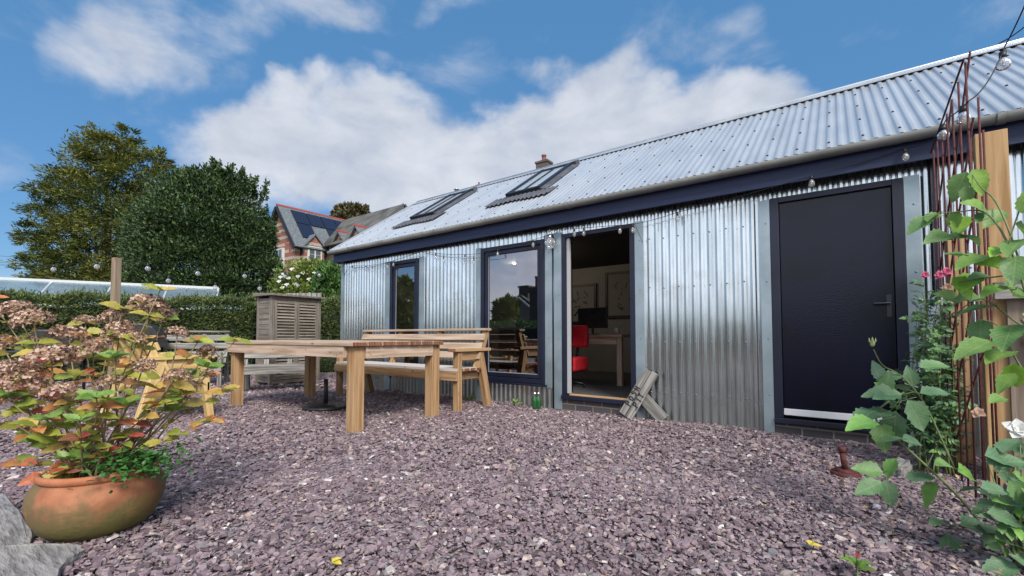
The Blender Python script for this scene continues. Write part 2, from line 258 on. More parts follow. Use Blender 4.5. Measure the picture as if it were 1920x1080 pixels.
# ------------------------------------------------------------------ mesh builder
class MB:
    def __init__(s): s.v = []; s.f = []; s.uv = []; s.mi = []; s.sm = []
    def face(s, idx, uv=None, mi=0, sm=False): s.f.append(tuple(idx)); s.uv.append(uv or [(0, 0)]*len(idx)); s.mi.append(mi); s.sm.append(sm)
    def hexa(s, p, mi=0, u0=None, dims=None, endmi=None):
        """p: 8 corners, 0-3 start end, 4-7 far end; u runs 0->4"""
        o = len(s.v); s.v += [tuple(q) for q in p]; u0 = rnd.random()*20 if u0 is None else u0; v0 = rnd.random()*20
        Ls, W_, T_ = dims if dims else (1, .1, .1)
        for a, b, c, d, w_, k in ((0, 1, 5, 4, W_, 0), (1, 2, 6, 5, T_, W_), (2, 3, 7, 6, W_, W_+T_), (3, 0, 4, 7, T_, 2*W_+T_)):
            s.face([o+a, o+b, o+c, o+d], [(u0, v0+k), (u0, v0+k+w_), (u0+Ls, v0+k+w_), (u0+Ls, v0+k)], mi)
        em = mi if endmi is None else endmi
        for q in ((3, 2, 1, 0), (4, 5, 6, 7)): s.face([o+i for i in q], [(u0, v0), (u0, v0+W_*2), (u0+T_*2, v0+W_*2), (u0+T_*2, v0)], em)
    def beam(s, p0, p1, wd, th, up=(0, 0, 1), mi=0, endmi=None):
        """box from p0 to p1; th measured along up, wd across"""
        p0 = Vector(p0); p1 = Vector(p1); d = (p1-p0); Ln = d.length; d.normalize(); up = Vector(up); sd = d.cross(up)
        if sd.length < 1e-4: sd = d.cross(Vector((1, 0, 0)))
        sd.normalize(); u = sd.cross(d).normalized(); c = []
        for q in (p0, p1): c += [q-sd*wd/2-u*th/2, q+sd*wd/2-u*th/2, q+sd*wd/2+u*th/2, q-sd*wd/2+u*th/2]
        s.hexa(c, mi, dims=(Ln, wd, th), endmi=endmi); return s
    def box(s, x0, x1, y0, y1, z0, z1, mi=0, endmi=None):
        dx, dy, dz = x1-x0, y1-y0, z1-z0
        if dx >= dy and dx >= dz: s.beam((x0, (y0+y1)/2, (z0+z1)/2), (x1, (y0+y1)/2, (z0+z1)/2), dy, dz, (0, 0, 1), mi, endmi)
        elif dy >= dz: s.beam(((x0+x1)/2, y0, (z0+z1)/2), ((x0+x1)/2, y1, (z0+z1)/2), dx, dz, (0, 0, 1), mi, endmi)
        else: s.beam(((x0+x1)/2, (y0+y1)/2, z0), ((x0+x1)/2, (y0+y1)/2, z1), dx, dy, (0, 1, 0), mi, endmi)
        return s
    def tube(s, pts, r, n=8, mi=0, cap=True):
        pts = [Vector(p) for p in pts]; o = len(s.v); m = len(pts); rs = r if isinstance(r, (list, tuple)) else [r]*m
        ref = Vector((0, 0, 1)); prev = None
        for i, p in enumerate(pts):
            d = (pts[min(i+1, m-1)]-pts[max(i-1, 0)]).normalized()
            a = d.cross(ref if prev is None else prev)
            if a.length < 1e-4: a = d.cross(Vector((1, .2, 0)))
            a.normalize(); b = a.cross(d).normalized(); prev = b
            for k in range(n):
                t = 2*math.pi*k/n; s.v.append(tuple(p+(a*math.cos(t)+b*math.sin(t))*rs[i]))
        for i in range(m-1):
            for k in range(n):
                k2 = (k+1) % n; s.face([o+i*n+k, o+i*n+k2, o+(i+1)*n+k2, o+(i+1)*n+k], [(i*.1, k/n), (i*.1, (k+1)/n), (i*.1+.1, (k+1)/n), (i*.1+.1, k/n)], mi, True)
        if cap: s.face([o+k for k in range(n)][::-1], None, mi); s.face([o+(m-1)*n+k for k in range(n)], None, mi)
        return s
    def lathe(s, prof, c=(0, 0, 0), n=32, mi=0, wob=0):
        o = len(s.v); c = Vector(c); m = len(prof)
        for (r, z) in prof:
            for k in range(n):
                t = 2*math.pi*k/n; rr = r*(1+wob*math.sin(3*t+z*9)); s.v.append((c.x+rr*math.cos(t), c.y+rr*math.sin(t), c.z+z))
        for i in range(m-1):
            for k in range(n):
                k2 = (k+1) % n; s.face([o+i*n+k, o+i*n+k2, o+(i+1)*n+k2, o+(i+1)*n+k], None, mi, True)
        return s
    def prism(s, pts, z0, z1, mi=0, frame=None):
        """polygon pts (2d) extruded; frame(x,y,z)->Vector"""
        fr = frame or (lambda x, y, z: Vector((x, y, z))); o = len(s.v); n = len(pts)
        for z in (z0, z1):
            for (x, y) in pts: s.v.append(tuple(fr(x, y, z)))
        s.face([o+i for i in range(n)][::-1], None, mi); s.face([o+n+i for i in range(n)], None, mi)
        for i in range(n): j = (i+1) % n; s.face([o+i, o+j, o+n+j, o+n+i], None, mi)
        return s
    def ball(s, c, r, n=10, mi=0, sq=(1, 1, 1)):
        o = len(s.v); c = Vector(c); m = n//2
        for i in range(m+1):
            p = math.pi*i/m
            for k in range(n):
                t = 2*math.pi*k/n; s.v.append((c.x+r*sq[0]*math.sin(p)*math.cos(t), c.y+r*sq[1]*math.sin(p)*math.sin(t), c.z+r*sq[2]*math.cos(p)))
        for i in range(m):
            for k in range(n): k2 = (k+1) % n; s.face([o+i*n+k, o+(i+1)*n+k, o+(i+1)*n+k2, o+i*n+k2], None, mi, True)
        return s
    def quad(s, a, b, c, d, mi=0): o = len(s.v); s.v += [tuple(a), tuple(b), tuple(c), tuple(d)]; s.face([o, o+1, o+2, o+3], [(0, 0), (1, 0), (1, 1), (0, 1)], mi); return s
    def build(s, name, mats, parent=None, bevel=0, loc=None):
        me = bpy.data.meshes.new(name); me.from_pydata(s.v, [], s.f)
        for m in (mats if isinstance(mats, (list, tuple)) else [mats]): me.materials.append(m)
        me.polygons.foreach_set('material_index', s.mi); me.polygons.foreach_set('use_smooth', s.sm)
        uvl = me.uv_layers.new(name='UVMap'); uvl.data.foreach_set('uv', [c for f in s.uv for p in f for c in p]); me.update()
        o = bpy.data.objects.new(name, me); COL.objects.link(o); o.parent = parent
        if loc is not None: o.location = loc
        if bevel:
            b = o.modifiers.new('bevel', 'BEVEL'); b.width = bevel; b.segments = 2; b.limit_method = 'ANGLE'; b.angle_limit = R(40)
        return o

def fast_mesh(name, V, F, mats, parent=None, smooth=False, mi=None, uv=None):
    """V (n,3); F (m,k) same size faces"""
    me = bpy.data.meshes.new(name); V = np.ascontiguousarray(V, dtype=np.float32); F = np.ascontiguousarray(F, dtype=np.int32); m, k = F.shape
    me.vertices.add(len(V)); me.vertices.foreach_set('co', V.ravel()); me.loops.add(m*k); me.loops.foreach_set('vertex_index', F.ravel())
    me.polygons.add(m); me.polygons.foreach_set('loop_start', np.arange(m, dtype=np.int32)*k)
    try: me.polygons.foreach_set('loop_total', np.full(m, k, dtype=np.int32))
    except Exception: pass
    for q in (mats if isinstance(mats, (list, tuple)) else [mats]): me.materials.append(q)
    if mi is not None: me.polygons.foreach_set('material_index', np.ascontiguousarray(mi, dtype=np.int32))
    me.polygons.foreach_set('use_smooth', np.full(m, smooth))
    if uv is not None: l = me.uv_layers.new(name='UVMap'); l.data.foreach_set('uv', np.ascontiguousarray(uv, dtype=np.float32).ravel())
    me.update(calc_edges=True); me.validate()
    o = bpy.data.objects.new(name, me); COL.objects.link(o); o.parent = parent; return o

def leaf_template(kind):
    """long axis +x length 1, width along y, normal z. returns verts, quads"""
    if kind == 'diamond':
        v = [(0, 0, 0), (.45, .26, .07), (1, 0, 0), (.45, -.26, .07), (.45, 0, 0)]; f = [(0, 4, 1, 0), ]
        return np.array([(0, 0, 0), (.5, .24, .06), (1, 0, -.05), (.5, -.24, .06)]), np.array([(0, 1, 2, 3)])
    n = 11; st = []
    for i in range(n+1):
        t = i/n; pk = .40 if kind == 'broad' else .36; wmax = .27 if kind == 'broad' else .36
        e = math.sin(math.pi*t**(math.log(.5)/math.log(pk)))**.8 if 0 < t < 1 else 0
        st.append((t, max(.008, wmax*e*(1+.10*(-1)**i)), .02-.17*t*t if kind == 'broad' else .02-.11*t*t))
    v = []; f = []
    for i, (t, wd, z) in enumerate(st):
        tt = t+.025*(i % 2); wv = .018*math.sin(t*11); v += [(tt, wd, z+wd*.33+wv), (t, 0, z), (tt, -wd, z+wd*.33-wv)]
        if i:
            a = (i-1)*3; b = i*3; f += [(a+1, a, b, b+1), (a+2, a+1, b+1, b+2)]
    return np.array(v), np.array(f)
TPL = {k: leaf_template(k) for k in ('diamond', 'broad', 'round')}
def leaves_arrays(P, D, Nn, S, kind, W=1.0):
    """P pos, D direction, Nn normal hint, S size arrays"""
    tv, tf = TPL[kind]; P = np.asarray(P, float); D = np.asarray(D, float); Nn = np.asarray(Nn, float); S = np.asarray(S, float)
    D = D/np.linalg.norm(D, axis=1)[:, None]; B = np.cross(Nn, D); B /= (np.linalg.norm(B, axis=1)[:, None]+1e-9); Z = np.cross(D, B)
    Wd = np.broadcast_to(W, S.shape)
    V = P[:, None, :] + S[:, None, None]*(tv[None, :, 0, None]*D[:, None, :] + (tv[None, :, 1, None]*Wd[:, None, None])*B[:, None, :] + tv[None, :, 2, None]*Z[:, None, :])
    n = len(P); F = (tf[None]+(np.arange(n)*len(tv))[:, None, None]).reshape(-1, tf.shape[1])
    uvt = tv[tf][:, :, :2]; UV = np.broadcast_to(uvt[None], (n,)+uvt.shape).reshape(-1, 2)
    return V.reshape(-1, 3), F, UV
def leaf_mesh(name, P, D, Nn, S, kind, mat_, parent=None, W=1.0, smooth=False):
    V, F, UV = leaves_arrays(P, D, Nn, S, kind, W); return fast_mesh(name, V, F, mat_, parent, smooth, uv=UV)
def rand_dirs(n):
    d = rng.normal(size=(n, 3)); return d/np.linalg.norm(d, axis=1)[:, None]

# ------------------------------------------------------------------ ground
GR = [(0, (.095, .068, .075)), (.22, (.175, .125, .140)), (.5, (.250, .182, .198)), (.74, (.31, .235, .25)), (.84, (.20, .19, .195)), (.92, (.33, .24, .22)), (.962, (.44, .36, .31)), (.988, (.52, .47, .45)), (1, (.68, .65, .63))]
SLATE = material('slate_chips', (.78, .78, .78), (1.15, 1.12, 1.12), rough=.62, scale=60, detail=3, island=GR, bump=.25, bscale=130, bdist=.003)
def slate_ground():
    m = bpy.data.materials.new('slate_bed'); m.use_nodes = True; t = m.node_tree; nn = t.nodes; ll = t.links; b = nn['Principled BSDF']; b.inputs['Roughness'].default_value = .8
    tcn = nn.new('ShaderNodeTexCoord'); vo = nn.new('ShaderNodeTexVoronoi'); vo.inputs['Scale'].default_value = 32; ll.new(tcn.outputs['Object'], vo.inputs['Vector'])
    s = nn.new('ShaderNodeSeparateColor'); ll.new(vo.outputs['Color'], s.inputs[0]); rp = nn.new('ShaderNodeValToRGB'); ll.new(s.outputs[0], rp.inputs[0])
    while len(rp.color_ramp.elements) < len(GR): rp.color_ramp.elements.new(.5)
    for e, (p, c) in zip(rp.color_ramp.elements, GR): e.position = p; e.color = (*c, 1)
    ll.new(rp.outputs[0], b.inputs['Base Color']); bp = nn.new('ShaderNodeBump'); bp.inputs['Strength'].default_value = 1; bp.inputs['Distance'].default_value = .03
    ll.new(vo.outputs['Distance'], bp.inputs['Height']); bp.invert = True; ll.new(bp.outputs[0], b.inputs['Normal']); return m
GRASS = material('rough_grass', (.035, .06, .02), (.07, .10, .035), rough=.9, scale=3, bump=.5, bscale=20)
g = MB(); g.quad((-700, -700, -.06), (700, -700, -.06), (700, 700, -.06), (-700, 700, -.06)); tag(g.build('ground', GRASS), kind='structure')
g = MB(); g.quad((-16, -6, -.012), (6, -6, -.012), (6, 7, -.012), (-16, 7, -.012)); tag(g.build('gravel_bed', slate_ground()), kind='structure')
def ground_z(x, y): return .012*np.sin(x*1.9+.4)*np.sin(y*2.3+1)+.008*np.sin(x*5.1)*np.sin(y*4.3)
def chips():
    Vs = []; Fs = []; base = 0
    zones = [((-4.4, 3.4), (.1, 4.72), 5200, .0108), ((-8.2, 3.2), (-.6, 4.72), 2800, .0130), ((-14, -5.6), (-.5, 6.6), 520, .022)]
    for (xr, yr, dens, rad) in zones:
        n = int((xr[1]-xr[0])*(yr[1]-yr[0])*dens); x = rng.uniform(*xr, n); y = rng.uniform(*yr, n)
        d = x*_fw[0]+y*_fw[1]; lat = x*_r[0]+y*_r[1]
        if dens == 5200: keep = (d > .9) & (d < 2.9)
        elif dens == 2800: keep = (d >= 2.6) & (d < 7)
        else: keep = (d >= 6.2) & (d < 13)
        keep &= (np.abs(lat) < d*1.22+.3) & ~((x > -7.5) & (y > 4.72))
        x = x[keep]; y = y[keep]; n = len(x)
        s = rad*np.exp(rng.normal(0, .42, n)); s = np.clip(s, rad*.4, rad*2.8)
        k = 6; a0 = rng.uniform(0, 6.28, n); ang = a0[:, None]+np.arange(k)*(2*math.pi/k)+rng.uniform(-.36, .36, (n, k))
        rr = s[:, None]*rng.uniform(.62, 1.25, (n, k)); ax = rng.uniform(.45, .95, n)
        lx = rr*np.cos(ang); ly = rr*np.sin(ang)*ax[:, None]; th = s*rng.uniform(.10, .38, n)
        top = np.stack([lx*rng.uniform(.7, 1, (n, 1)), ly*.88, np.broadcast_to(th[:, None], (n, k))+rng.uniform(-.15, .15, (n, k))*th[:, None]], -1)
        bot = np.stack([lx, ly, np.broadcast_to(-th[:, None], (n, k))*.6], -1)
        vv = np.concatenate([top, bot], 1)
        yaw = rng.uniform(0, 6.28, n); t1 = rng.normal(0, .30, n); t2 = rng.normal(0, .30, n)
        cz, sz = np.cos(yaw), np.sin(yaw); c1, s1 = np.cos(t1), np.sin(t1); c2, s2 = np.cos(t2), np.sin(t2)
        Rz = np.zeros((n, 3, 3)); Rz[:, 0, 0] = cz; Rz[:, 0, 1] = -sz; Rz[:, 1, 0] = sz; Rz[:, 1, 1] = cz; Rz[:, 2, 2] = 1
        Rx = np.zeros((n, 3, 3)); Rx[:, 0, 0] = 1; Rx[:, 1, 1] = c1; Rx[:, 1, 2] = -s1; Rx[:, 2, 1] = s1; Rx[:, 2, 2] = c1
        Ry = np.zeros((n, 3, 3)); Ry[:, 1, 1] = 1; Ry[:, 0, 0] = c2; Ry[:, 0, 2] = s2; Ry[:, 2, 0] = -s2; Ry[:, 2, 2] = c2
        Rm = Rx @ Ry @ Rz
        z = ground_z(x, y)+rng.uniform(-.010, .012, n)
        V = np.einsum('nij,nkj->nki', Rm, vv)+np.stack([x, y, z], -1)[:, None, :]
        f = [(0, 1, 2, 3), (0, 3, 4, 5)]+[(i, i+6, (i+1) % 6+6, (i+1) % 6) for i in range(6)]
        f = np.array(f); F = (f[None]+(np.arange(n)*12)[:, None, None]).reshape(-1, 4)+base; base += n*12
        Vs.append(V.reshape(-1, 3)); Fs.append(F)
    o = fast_mesh('slate_gravel', np.concatenate(Vs), np.concatenate(Fs), SLATE)
    tag(o, 'plum grey slate chippings spread over the whole yard', 'gravel', kind='stuff')
chips()

# ------------------------------------------------------------------ the corrugated shed
WY = 4.71; XL = -7.446; XR = 6.0; EZ = 2.43; EY = 4.46; T = math.tan(R(34)); RY = 6.545; RZ = EZ+(RY-EY)*T
shed = thing('corrugated_shed', 'long shed clad in silvery corrugated iron with navy trim', 'shed', (0, 0, 0))
PITCH = .076; AMP = .0095
def wave(x): a = 2*math.pi*x/PITCH; return math.sin(a)-.17*math.sin(3*a+math.pi)*1.0
openings = [(-6.00, -5.31, .29, 2.115), (-4.02, -2.98, .29, 2.105), (-2.735, -1.815, -.05, 2.13), (-.517, .415, -.05, 2.155)]
def wall_mesh():
    b = MB(); xs = np.arange(XL+.06, XR, PITCH/14); zc = sorted({-.03, 2.33, .29, 2.115, 2.105, 2.13, 2.155, 1.43})
    cols = {}
    def vid(i, z, off):
        key = (i, z, off)
        if key not in cols:
            cols[key] = len(b.v); x = xs[i]; b.v.append((x, WY-AMP*wave(x)-off, z))
        return cols[key]
    for i in range(len(xs)-1):
        xm = (xs[i]+xs[i+1])/2
        for za, zb in zip(zc[:-1], zc[1:]):
            zm = (za+zb)/2
            if any(o[0] < xm < o[1] and o[2] < zm < o[3] for o in openings): continue
            off = .003 if zm > 1.43 and xm < -4 else 0
            b.face([vid(i, za, off), vid(i+1, za, off), vid(i+1, zb, off), vid(i, zb, off)], None, 0, True)
    # fixing screws on the ridges
    x = XL+.17
    k = 0
    while x < 2.2:
        xc = (math.floor(x/PITCH)+.25)*PITCH
        for z in (.30, .83, 1.40, 1.93):
            if any(o[0]-.12 < xc < o[1]+.12 and (o[2]-.03 < z < o[3]+.03) for o in openings): continue
            b.ball((xc, WY-AMP-.002, z+rnd.uniform(-.008, .008)), .0085, 8, 1, (1, .6, 1))
        x += PITCH*2
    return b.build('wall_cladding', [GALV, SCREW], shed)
wall_mesh()
b = MB(); b.box(XL, XL+.06, WY-.014, WY+.05, -.03, 2.31); b.box(XL-.012, XL, WY-.014, WY+.14, -.03, 2.31); b.build('corner_flashing', FLASH, shed)
for (x0, x1, z0, z1) in ((-6.15, -6.003, .0, 2.13), (-5.307, -5.20, .0, 2.13), (-4.12, -4.022, .0, 2.12), (-2.978, -2.872, .25, 2.16), (-2.846, -2.738, .0, 2.16), (-1.813, -1.715, .0, 2.14), (-.603, -.519, .0, 2.15), (.417, .512, .0, 2.16)):
    b = MB(); b.box(x0, x1, WY-.026, WY-.012, z0, z1)
    for z in (.35, .86, 1.39, 1.93): b.ball(((x0+x1)/2+.01, WY-.028, z), .008, 8, 1, (1, .6, 1))
    b.build('flashing', [FLASH, SCREW], shed, .002)
b = MB(); b.tube([(-2.859, WY-.02, .0), (-2.859, WY-.02, 2.15)], .012, 8); b.build('cable_conduit', DARKMETAL, shed)
b = MB(); b.box(.588, .612, WY-.03, WY, 0, 2.28); b.build('corner_post', NAVY, shed)
# far side, gables, back wall
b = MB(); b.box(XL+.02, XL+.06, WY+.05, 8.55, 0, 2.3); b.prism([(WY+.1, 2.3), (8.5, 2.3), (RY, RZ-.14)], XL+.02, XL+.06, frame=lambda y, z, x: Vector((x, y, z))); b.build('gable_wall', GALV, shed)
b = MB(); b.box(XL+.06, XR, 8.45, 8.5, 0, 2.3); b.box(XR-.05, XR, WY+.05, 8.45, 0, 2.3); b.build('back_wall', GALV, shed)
# roof sheets
def roof_mesh(sign):
    b = MB(); xs = np.arange(XL-.03, XR+.1, PITCH/14); ct, st = math.cos(R(34)), math.sin(R(34)); Ls = (RY-EY)/ct
    for s_ in (.022, Ls*.5, Ls-.015):
        for x in xs:
            h = AMP*1.05*wave(x); y = EY+s_*ct-h*st; z = EZ+s_*st+h*ct
            b.v.append((x, y if sign > 0 else 2*RY-y, z))
    n = len(xs)
    for j in range(2):
        for i in range(n-1): b.face([j*n+i, j*n+i+1, (j+1)*n+i+1, (j+1)*n+i], None, 0, True)
    if sign > 0:
        x = XL+.1
        while x < 3.5:
            xc = (math.floor(x/PITCH)+.25)*PITCH
            for s_ in (.16, .75, 1.35, 1.95, 2.38):
                p = Vector((xc, EY+s_*ct-AMP*st, EZ+s_*st+AMP*ct)); b.ball(p, .011, 8, 1)
            x += PITCH*3
    return b.build('roof', [GALVROOF, DARKMETAL], shed)
roof_mesh(1); roof_mesh(-1)
b = MB()
for sg in (-1, 1): b.beam((XL-.04, RY+sg*.075, RZ-.028), (XR+.1, RY+sg*.075, RZ-.028), .16, .004, (0, sg*math.sin(R(34)), math.cos(R(34))))
b.tube([(XL-.04, RY, RZ+.02), (XR+.1, RY, RZ+.02)], .022, 8); b.build('ridge_cap', GALVROOF, shed)
b = MB(); ct, st = math.cos(R(34)), math.sin(R(34))
b.beam((XL-.045, EY+.02, EZ+.002), (XL-.045, RY, RZ), .03, .06, (0, -st, ct)); b.beam((XL-.045, 2*RY-EY, EZ+.002), (XL-.045, RY+.01, RZ), .03, .06, (0, st, ct)); b.build('verge_trim', GALVROOF, shed)
b = MB(); b.box(XL-.05, XR, 4.565, 4.592, 2.235, 2.42); b.box(XL-.07, XL-.052, 4.565, 4.72, 2.235, 2.44); b.build('fascia_board', FASCIA, shed)
b = MB(); b.box(XL-.04, XR, 4.594, 4.72, 2.325, 2.345); b.build('soffit', NAVY, shed)
# gutter: half round with joints
b = MB(); n = 12; gy, gz, gr = 4.505, 2.434, .060
for (x0, x1, r_) in [(XL-.09, XR, gr)]+[(xj, xj+.05, gr+.006) for xj in (-6.9, -5.02, -4.78, -2.55, .9)]:
    o = len(b.v)
    for x in (x0, x1):
        for k in range(n+1):
            t = math.pi*(1+k/n); b.v.append((x, gy+r_*math.cos(t), gz+r_*math.sin(t)*.95))
    for k in range(n): b.face([o+k, o+k+1, o+n+1+k+1, o+n+1+k], None, 0, True)
    b.face([o+k for k in range(n+1)], None, 0)
b.build('gutter', GUTTER, shed)
# skylights
def on_roof(x, s_, h): return Vector((x, EY+s_*ct-h*st, EZ+s_*st+h*ct))
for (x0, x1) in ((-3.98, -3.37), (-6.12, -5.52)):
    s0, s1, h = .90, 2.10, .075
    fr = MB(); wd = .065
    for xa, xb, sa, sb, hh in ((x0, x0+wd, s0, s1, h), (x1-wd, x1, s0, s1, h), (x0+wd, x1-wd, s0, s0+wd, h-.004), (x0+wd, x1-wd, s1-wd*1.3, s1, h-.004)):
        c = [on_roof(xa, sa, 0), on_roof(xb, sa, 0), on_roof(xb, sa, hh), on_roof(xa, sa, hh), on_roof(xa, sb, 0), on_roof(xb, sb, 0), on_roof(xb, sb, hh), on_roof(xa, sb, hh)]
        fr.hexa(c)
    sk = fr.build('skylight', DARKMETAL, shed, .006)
    p = MB(); p.quad(on_roof(x0+wd, s0+wd, h-.025), on_roof(x1-wd, s0+wd, h-.025), on_roof(x1-wd, s1-wd, h-.025), on_roof(x0+wd, s1-wd, h-.025)); p.build('pane', SKG if 'SKG' in globals() else material('skylight_cloud_reflection', (.42, .45, .47), rough=.12, spec=1), sk)  # pale pane colour holds a painted reflection of bright cloud
    bar = MB(); xm = (x0+x1)/2-.02; bar.hexa([on_roof(xm, s0+wd, h-.022), on_roof(xm+.022, s0+wd, h-.022), on_roof(xm+.022, s0+wd, h-.008), on_roof(xm, s0+wd, h-.008), on_roof(xm, s1-wd, h-.022), on_roof(xm+.022, s1-wd, h-.022), on_roof(xm+.022, s1-wd, h-.008), on_roof(xm, s1-wd, h-.008)]); bar.build('glazing_bar', DARKMETAL, sk)
    hd = MB(); hd.hexa([on_roof(x1-.01, s1-.06, .0), on_roof(x1+.07, s1-.06, .0), on_roof(x1+.07, s1-.06, h+.01), on_roof(x1-.01, s1-.06, h+.01), on_roof(x1-.01, s1+.06, .0), on_roof(x1+.07, s1+.06, .0), on_roof(x1+.07, s1+.06, h), on_roof(x1-.01, s1+.06, h)]); hd.build('head_flashing', LEAD, sk, .008)
    ap = MB(); xs = np.arange(x0-.19, x1+.30, PITCH/8); m = len(xs)
    for s_ in (s0-.33, s0+.02):
        for x in xs:
            s2 = s_ if s_ > s0-.1 else s_-.02*math.sin(x*9)
            ap.v.append(tuple(on_roof(x, s2, .010+AMP*1.1*math.sin(2*math.pi*x/PITCH)+(.02 if s_ < s0-.1 else .006))))
    for i in range(m-1):
        xc = xs[i]; ap.face([i, i+1, m+i+1, m+i], None, 0, True)
    ap.v = [(v[0]+(0 if i < m else 0), v[1], v[2]) for i, v in enumerate(ap.v)]
    ap.build('apron_flashing', LEAD, sk)
    sd = MB()
    sd.hexa([on_roof(x1, s0, .012), on_roof(x1+.10, s0, .012), on_roof(x1+.10, s0, .02), on_roof(x1, s0, .045), on_roof(x1, s1, .012), on_roof(x1+.10, s1, .012), on_roof(x1+.10, s1, .02), on_roof(x1, s1, .045)]); sd.build('side_flashing', LEAD, sk)
# windows
def window(x0, x1, z0, z1, mull=None):
    f = MB(); a = .055
    yf, yb = WY-.045, WY+.05
    f.box(x0, x0+a, yf, yb, z0, z1); f.box(x1-a, x1, yf, yb, z0, z1); f.box(x0+a, x1-a, yf, yb, z1-a, z1); f.box(x0+a, x1-a, yf, yb, z0, z0+a)
    wo = f.build('window', NAVY, shed, .004)
    s = MB(); q = a+.006; b2 = .05; yf2, yb2 = WY-.025, WY+.04
    s.box(x0+q, x0+q+b2, yf2, yb2, z0+q, z1-q); s.box(x1-q-b2, x1-q, yf2, yb2, z0+q, z1-q); s.box(x0+q+b2, x1-q-b2, yf2, yb2, z1-q-b2, z1-q); s.box(x0+q+b2, x1-q-b2, yf2, yb2, z0+q, z0+q+b2)
    s.build('sash', NAVY, wo, .004)
    p = MB(); e = q+b2; p.quad((x0+e, WY+.0, z0+e), (x1-e, WY+.0, z0+e), (x1-e, WY+.0, z1-e), (x0+e, WY+.0, z1-e)); p.build('pane', GLASS, wo)
    bd = MB(); k = .008
    bd.box(x0+e, x0+e+k, WY-.006, WY-.002, z0+e, z1-e); bd.box(x1-e-k, x1-e, WY-.006, WY-.002, z0+e, z1-e); bd.box(x0+e+k, x1-e-k, WY-.006, WY-.002, z0+e, z0+e+k); bd.build('glazing_bead', material('bead_grey', (.35, .37, .38), rough=.4), wo)
    sl_ = MB(); sl_.box(x0-.03, x1+.03, WY-.07, WY+.02, z0-.03, z0-.004); sl_.build('sill', NAVY, wo, .003)
window(-6.00, -5.31, .29, 2.115); window(-4.02, -2.98, .29, 2.105)
# open doorway
x0, x1 = -2.735, -1.815
df = MB(); df.box(x0, x0+.055, WY-.03, WY+.09, .18, 2.13); df.box(x1-.055, x1, WY-.03, WY+.09, .18, 2.13); df.box(x0+.055, x1-.055, WY-.03, WY+.09, 2.08, 2.13)
dfo = df.build('door_frame', NAVY, shed, .003)
b = MB(); b.box(x0+.058, x0+.10, WY-.005, WY+.03, .20, 2.075); b.build('door_edge', material('grey_white', (.42, .42, .42), rough=.5), shed, .002)
b = MB(); b.box(x0-.80, x0+.05, WY+.115, WY+.155, .20, 2.07); b.build('door', DOORNAVY, shed, .003)
b = MB(); b.box(x0, x1, WY-.055, WY+.10, .135, .18); b.build('threshold', NAVY, shed, .004)
b = MB(); b.box(x0+.10, x1-.055, WY-.03, WY+.03, .183, .197); b.build('threshold_strip', CEDAR, shed)
b = MB(); b.box(x0, x1, WY-.012, WY+.06, -.05, .134); b.build('brick_plinth', DARKBRICK, shed)
# closed door
x0, x1 = -.517, .415
df = MB(); df.box(x0, x0+.07, WY-.03, WY+.09, .15, 2.155); df.box(x1-.07, x1, WY-.03, WY+.09, .15, 2.155); df.box(x0+.07, x1-.07, WY-.03, WY+.09, 2.105, 2.155); df.build('door_frame', NAVY, shed, .003)
d = MB(); d.box(x0+.073, x1-.073, WY+.0, WY+.045, .175, 2.102); dr = d.build('door', DOORNAVY, shed, .003)
h = MB(); hx = .305; h.box(hx-.017, hx+.017, WY-.012, WY-.001, 1.04, 1.22); h.tube([(hx, WY-.012, 1.15), (hx, WY-.05, 1.15), (hx-.10, WY-.052, 1.15)], .009, 8); h.build('handle', material('brushed_handle', (.045, .05, .06), rough=.35, metal=.6), dr, .002)
wb = MB(); wb.box(x0+.073, x1-.073, WY-.022, WY-.001, .178, .235); wb.build('weather_bar', WHITE, dr, .004)
b = MB(); b.box(x0, x1, WY-.055, WY+.10, .105, .15); b.build('threshold', NAVY, shed, .004)
b = MB(); b.box(x0, x1, WY-.012, WY+.06, -.05, .104); b.build('brick_plinth', DARKBRICK, shed)
# inside of the room
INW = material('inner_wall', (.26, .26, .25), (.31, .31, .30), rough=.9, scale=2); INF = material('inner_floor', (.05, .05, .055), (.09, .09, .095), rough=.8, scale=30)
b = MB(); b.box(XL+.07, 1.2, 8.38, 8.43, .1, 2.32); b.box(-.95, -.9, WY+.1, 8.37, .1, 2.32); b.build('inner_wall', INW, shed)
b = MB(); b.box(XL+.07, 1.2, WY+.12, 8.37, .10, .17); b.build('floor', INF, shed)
b = MB(); b.box(XL+.07, 1.2, WY+.08, 8.44, 2.323, 2.36); b.build('ceiling', material('inner_ceiling', (.05, .05, .05), rough=.9), shed)
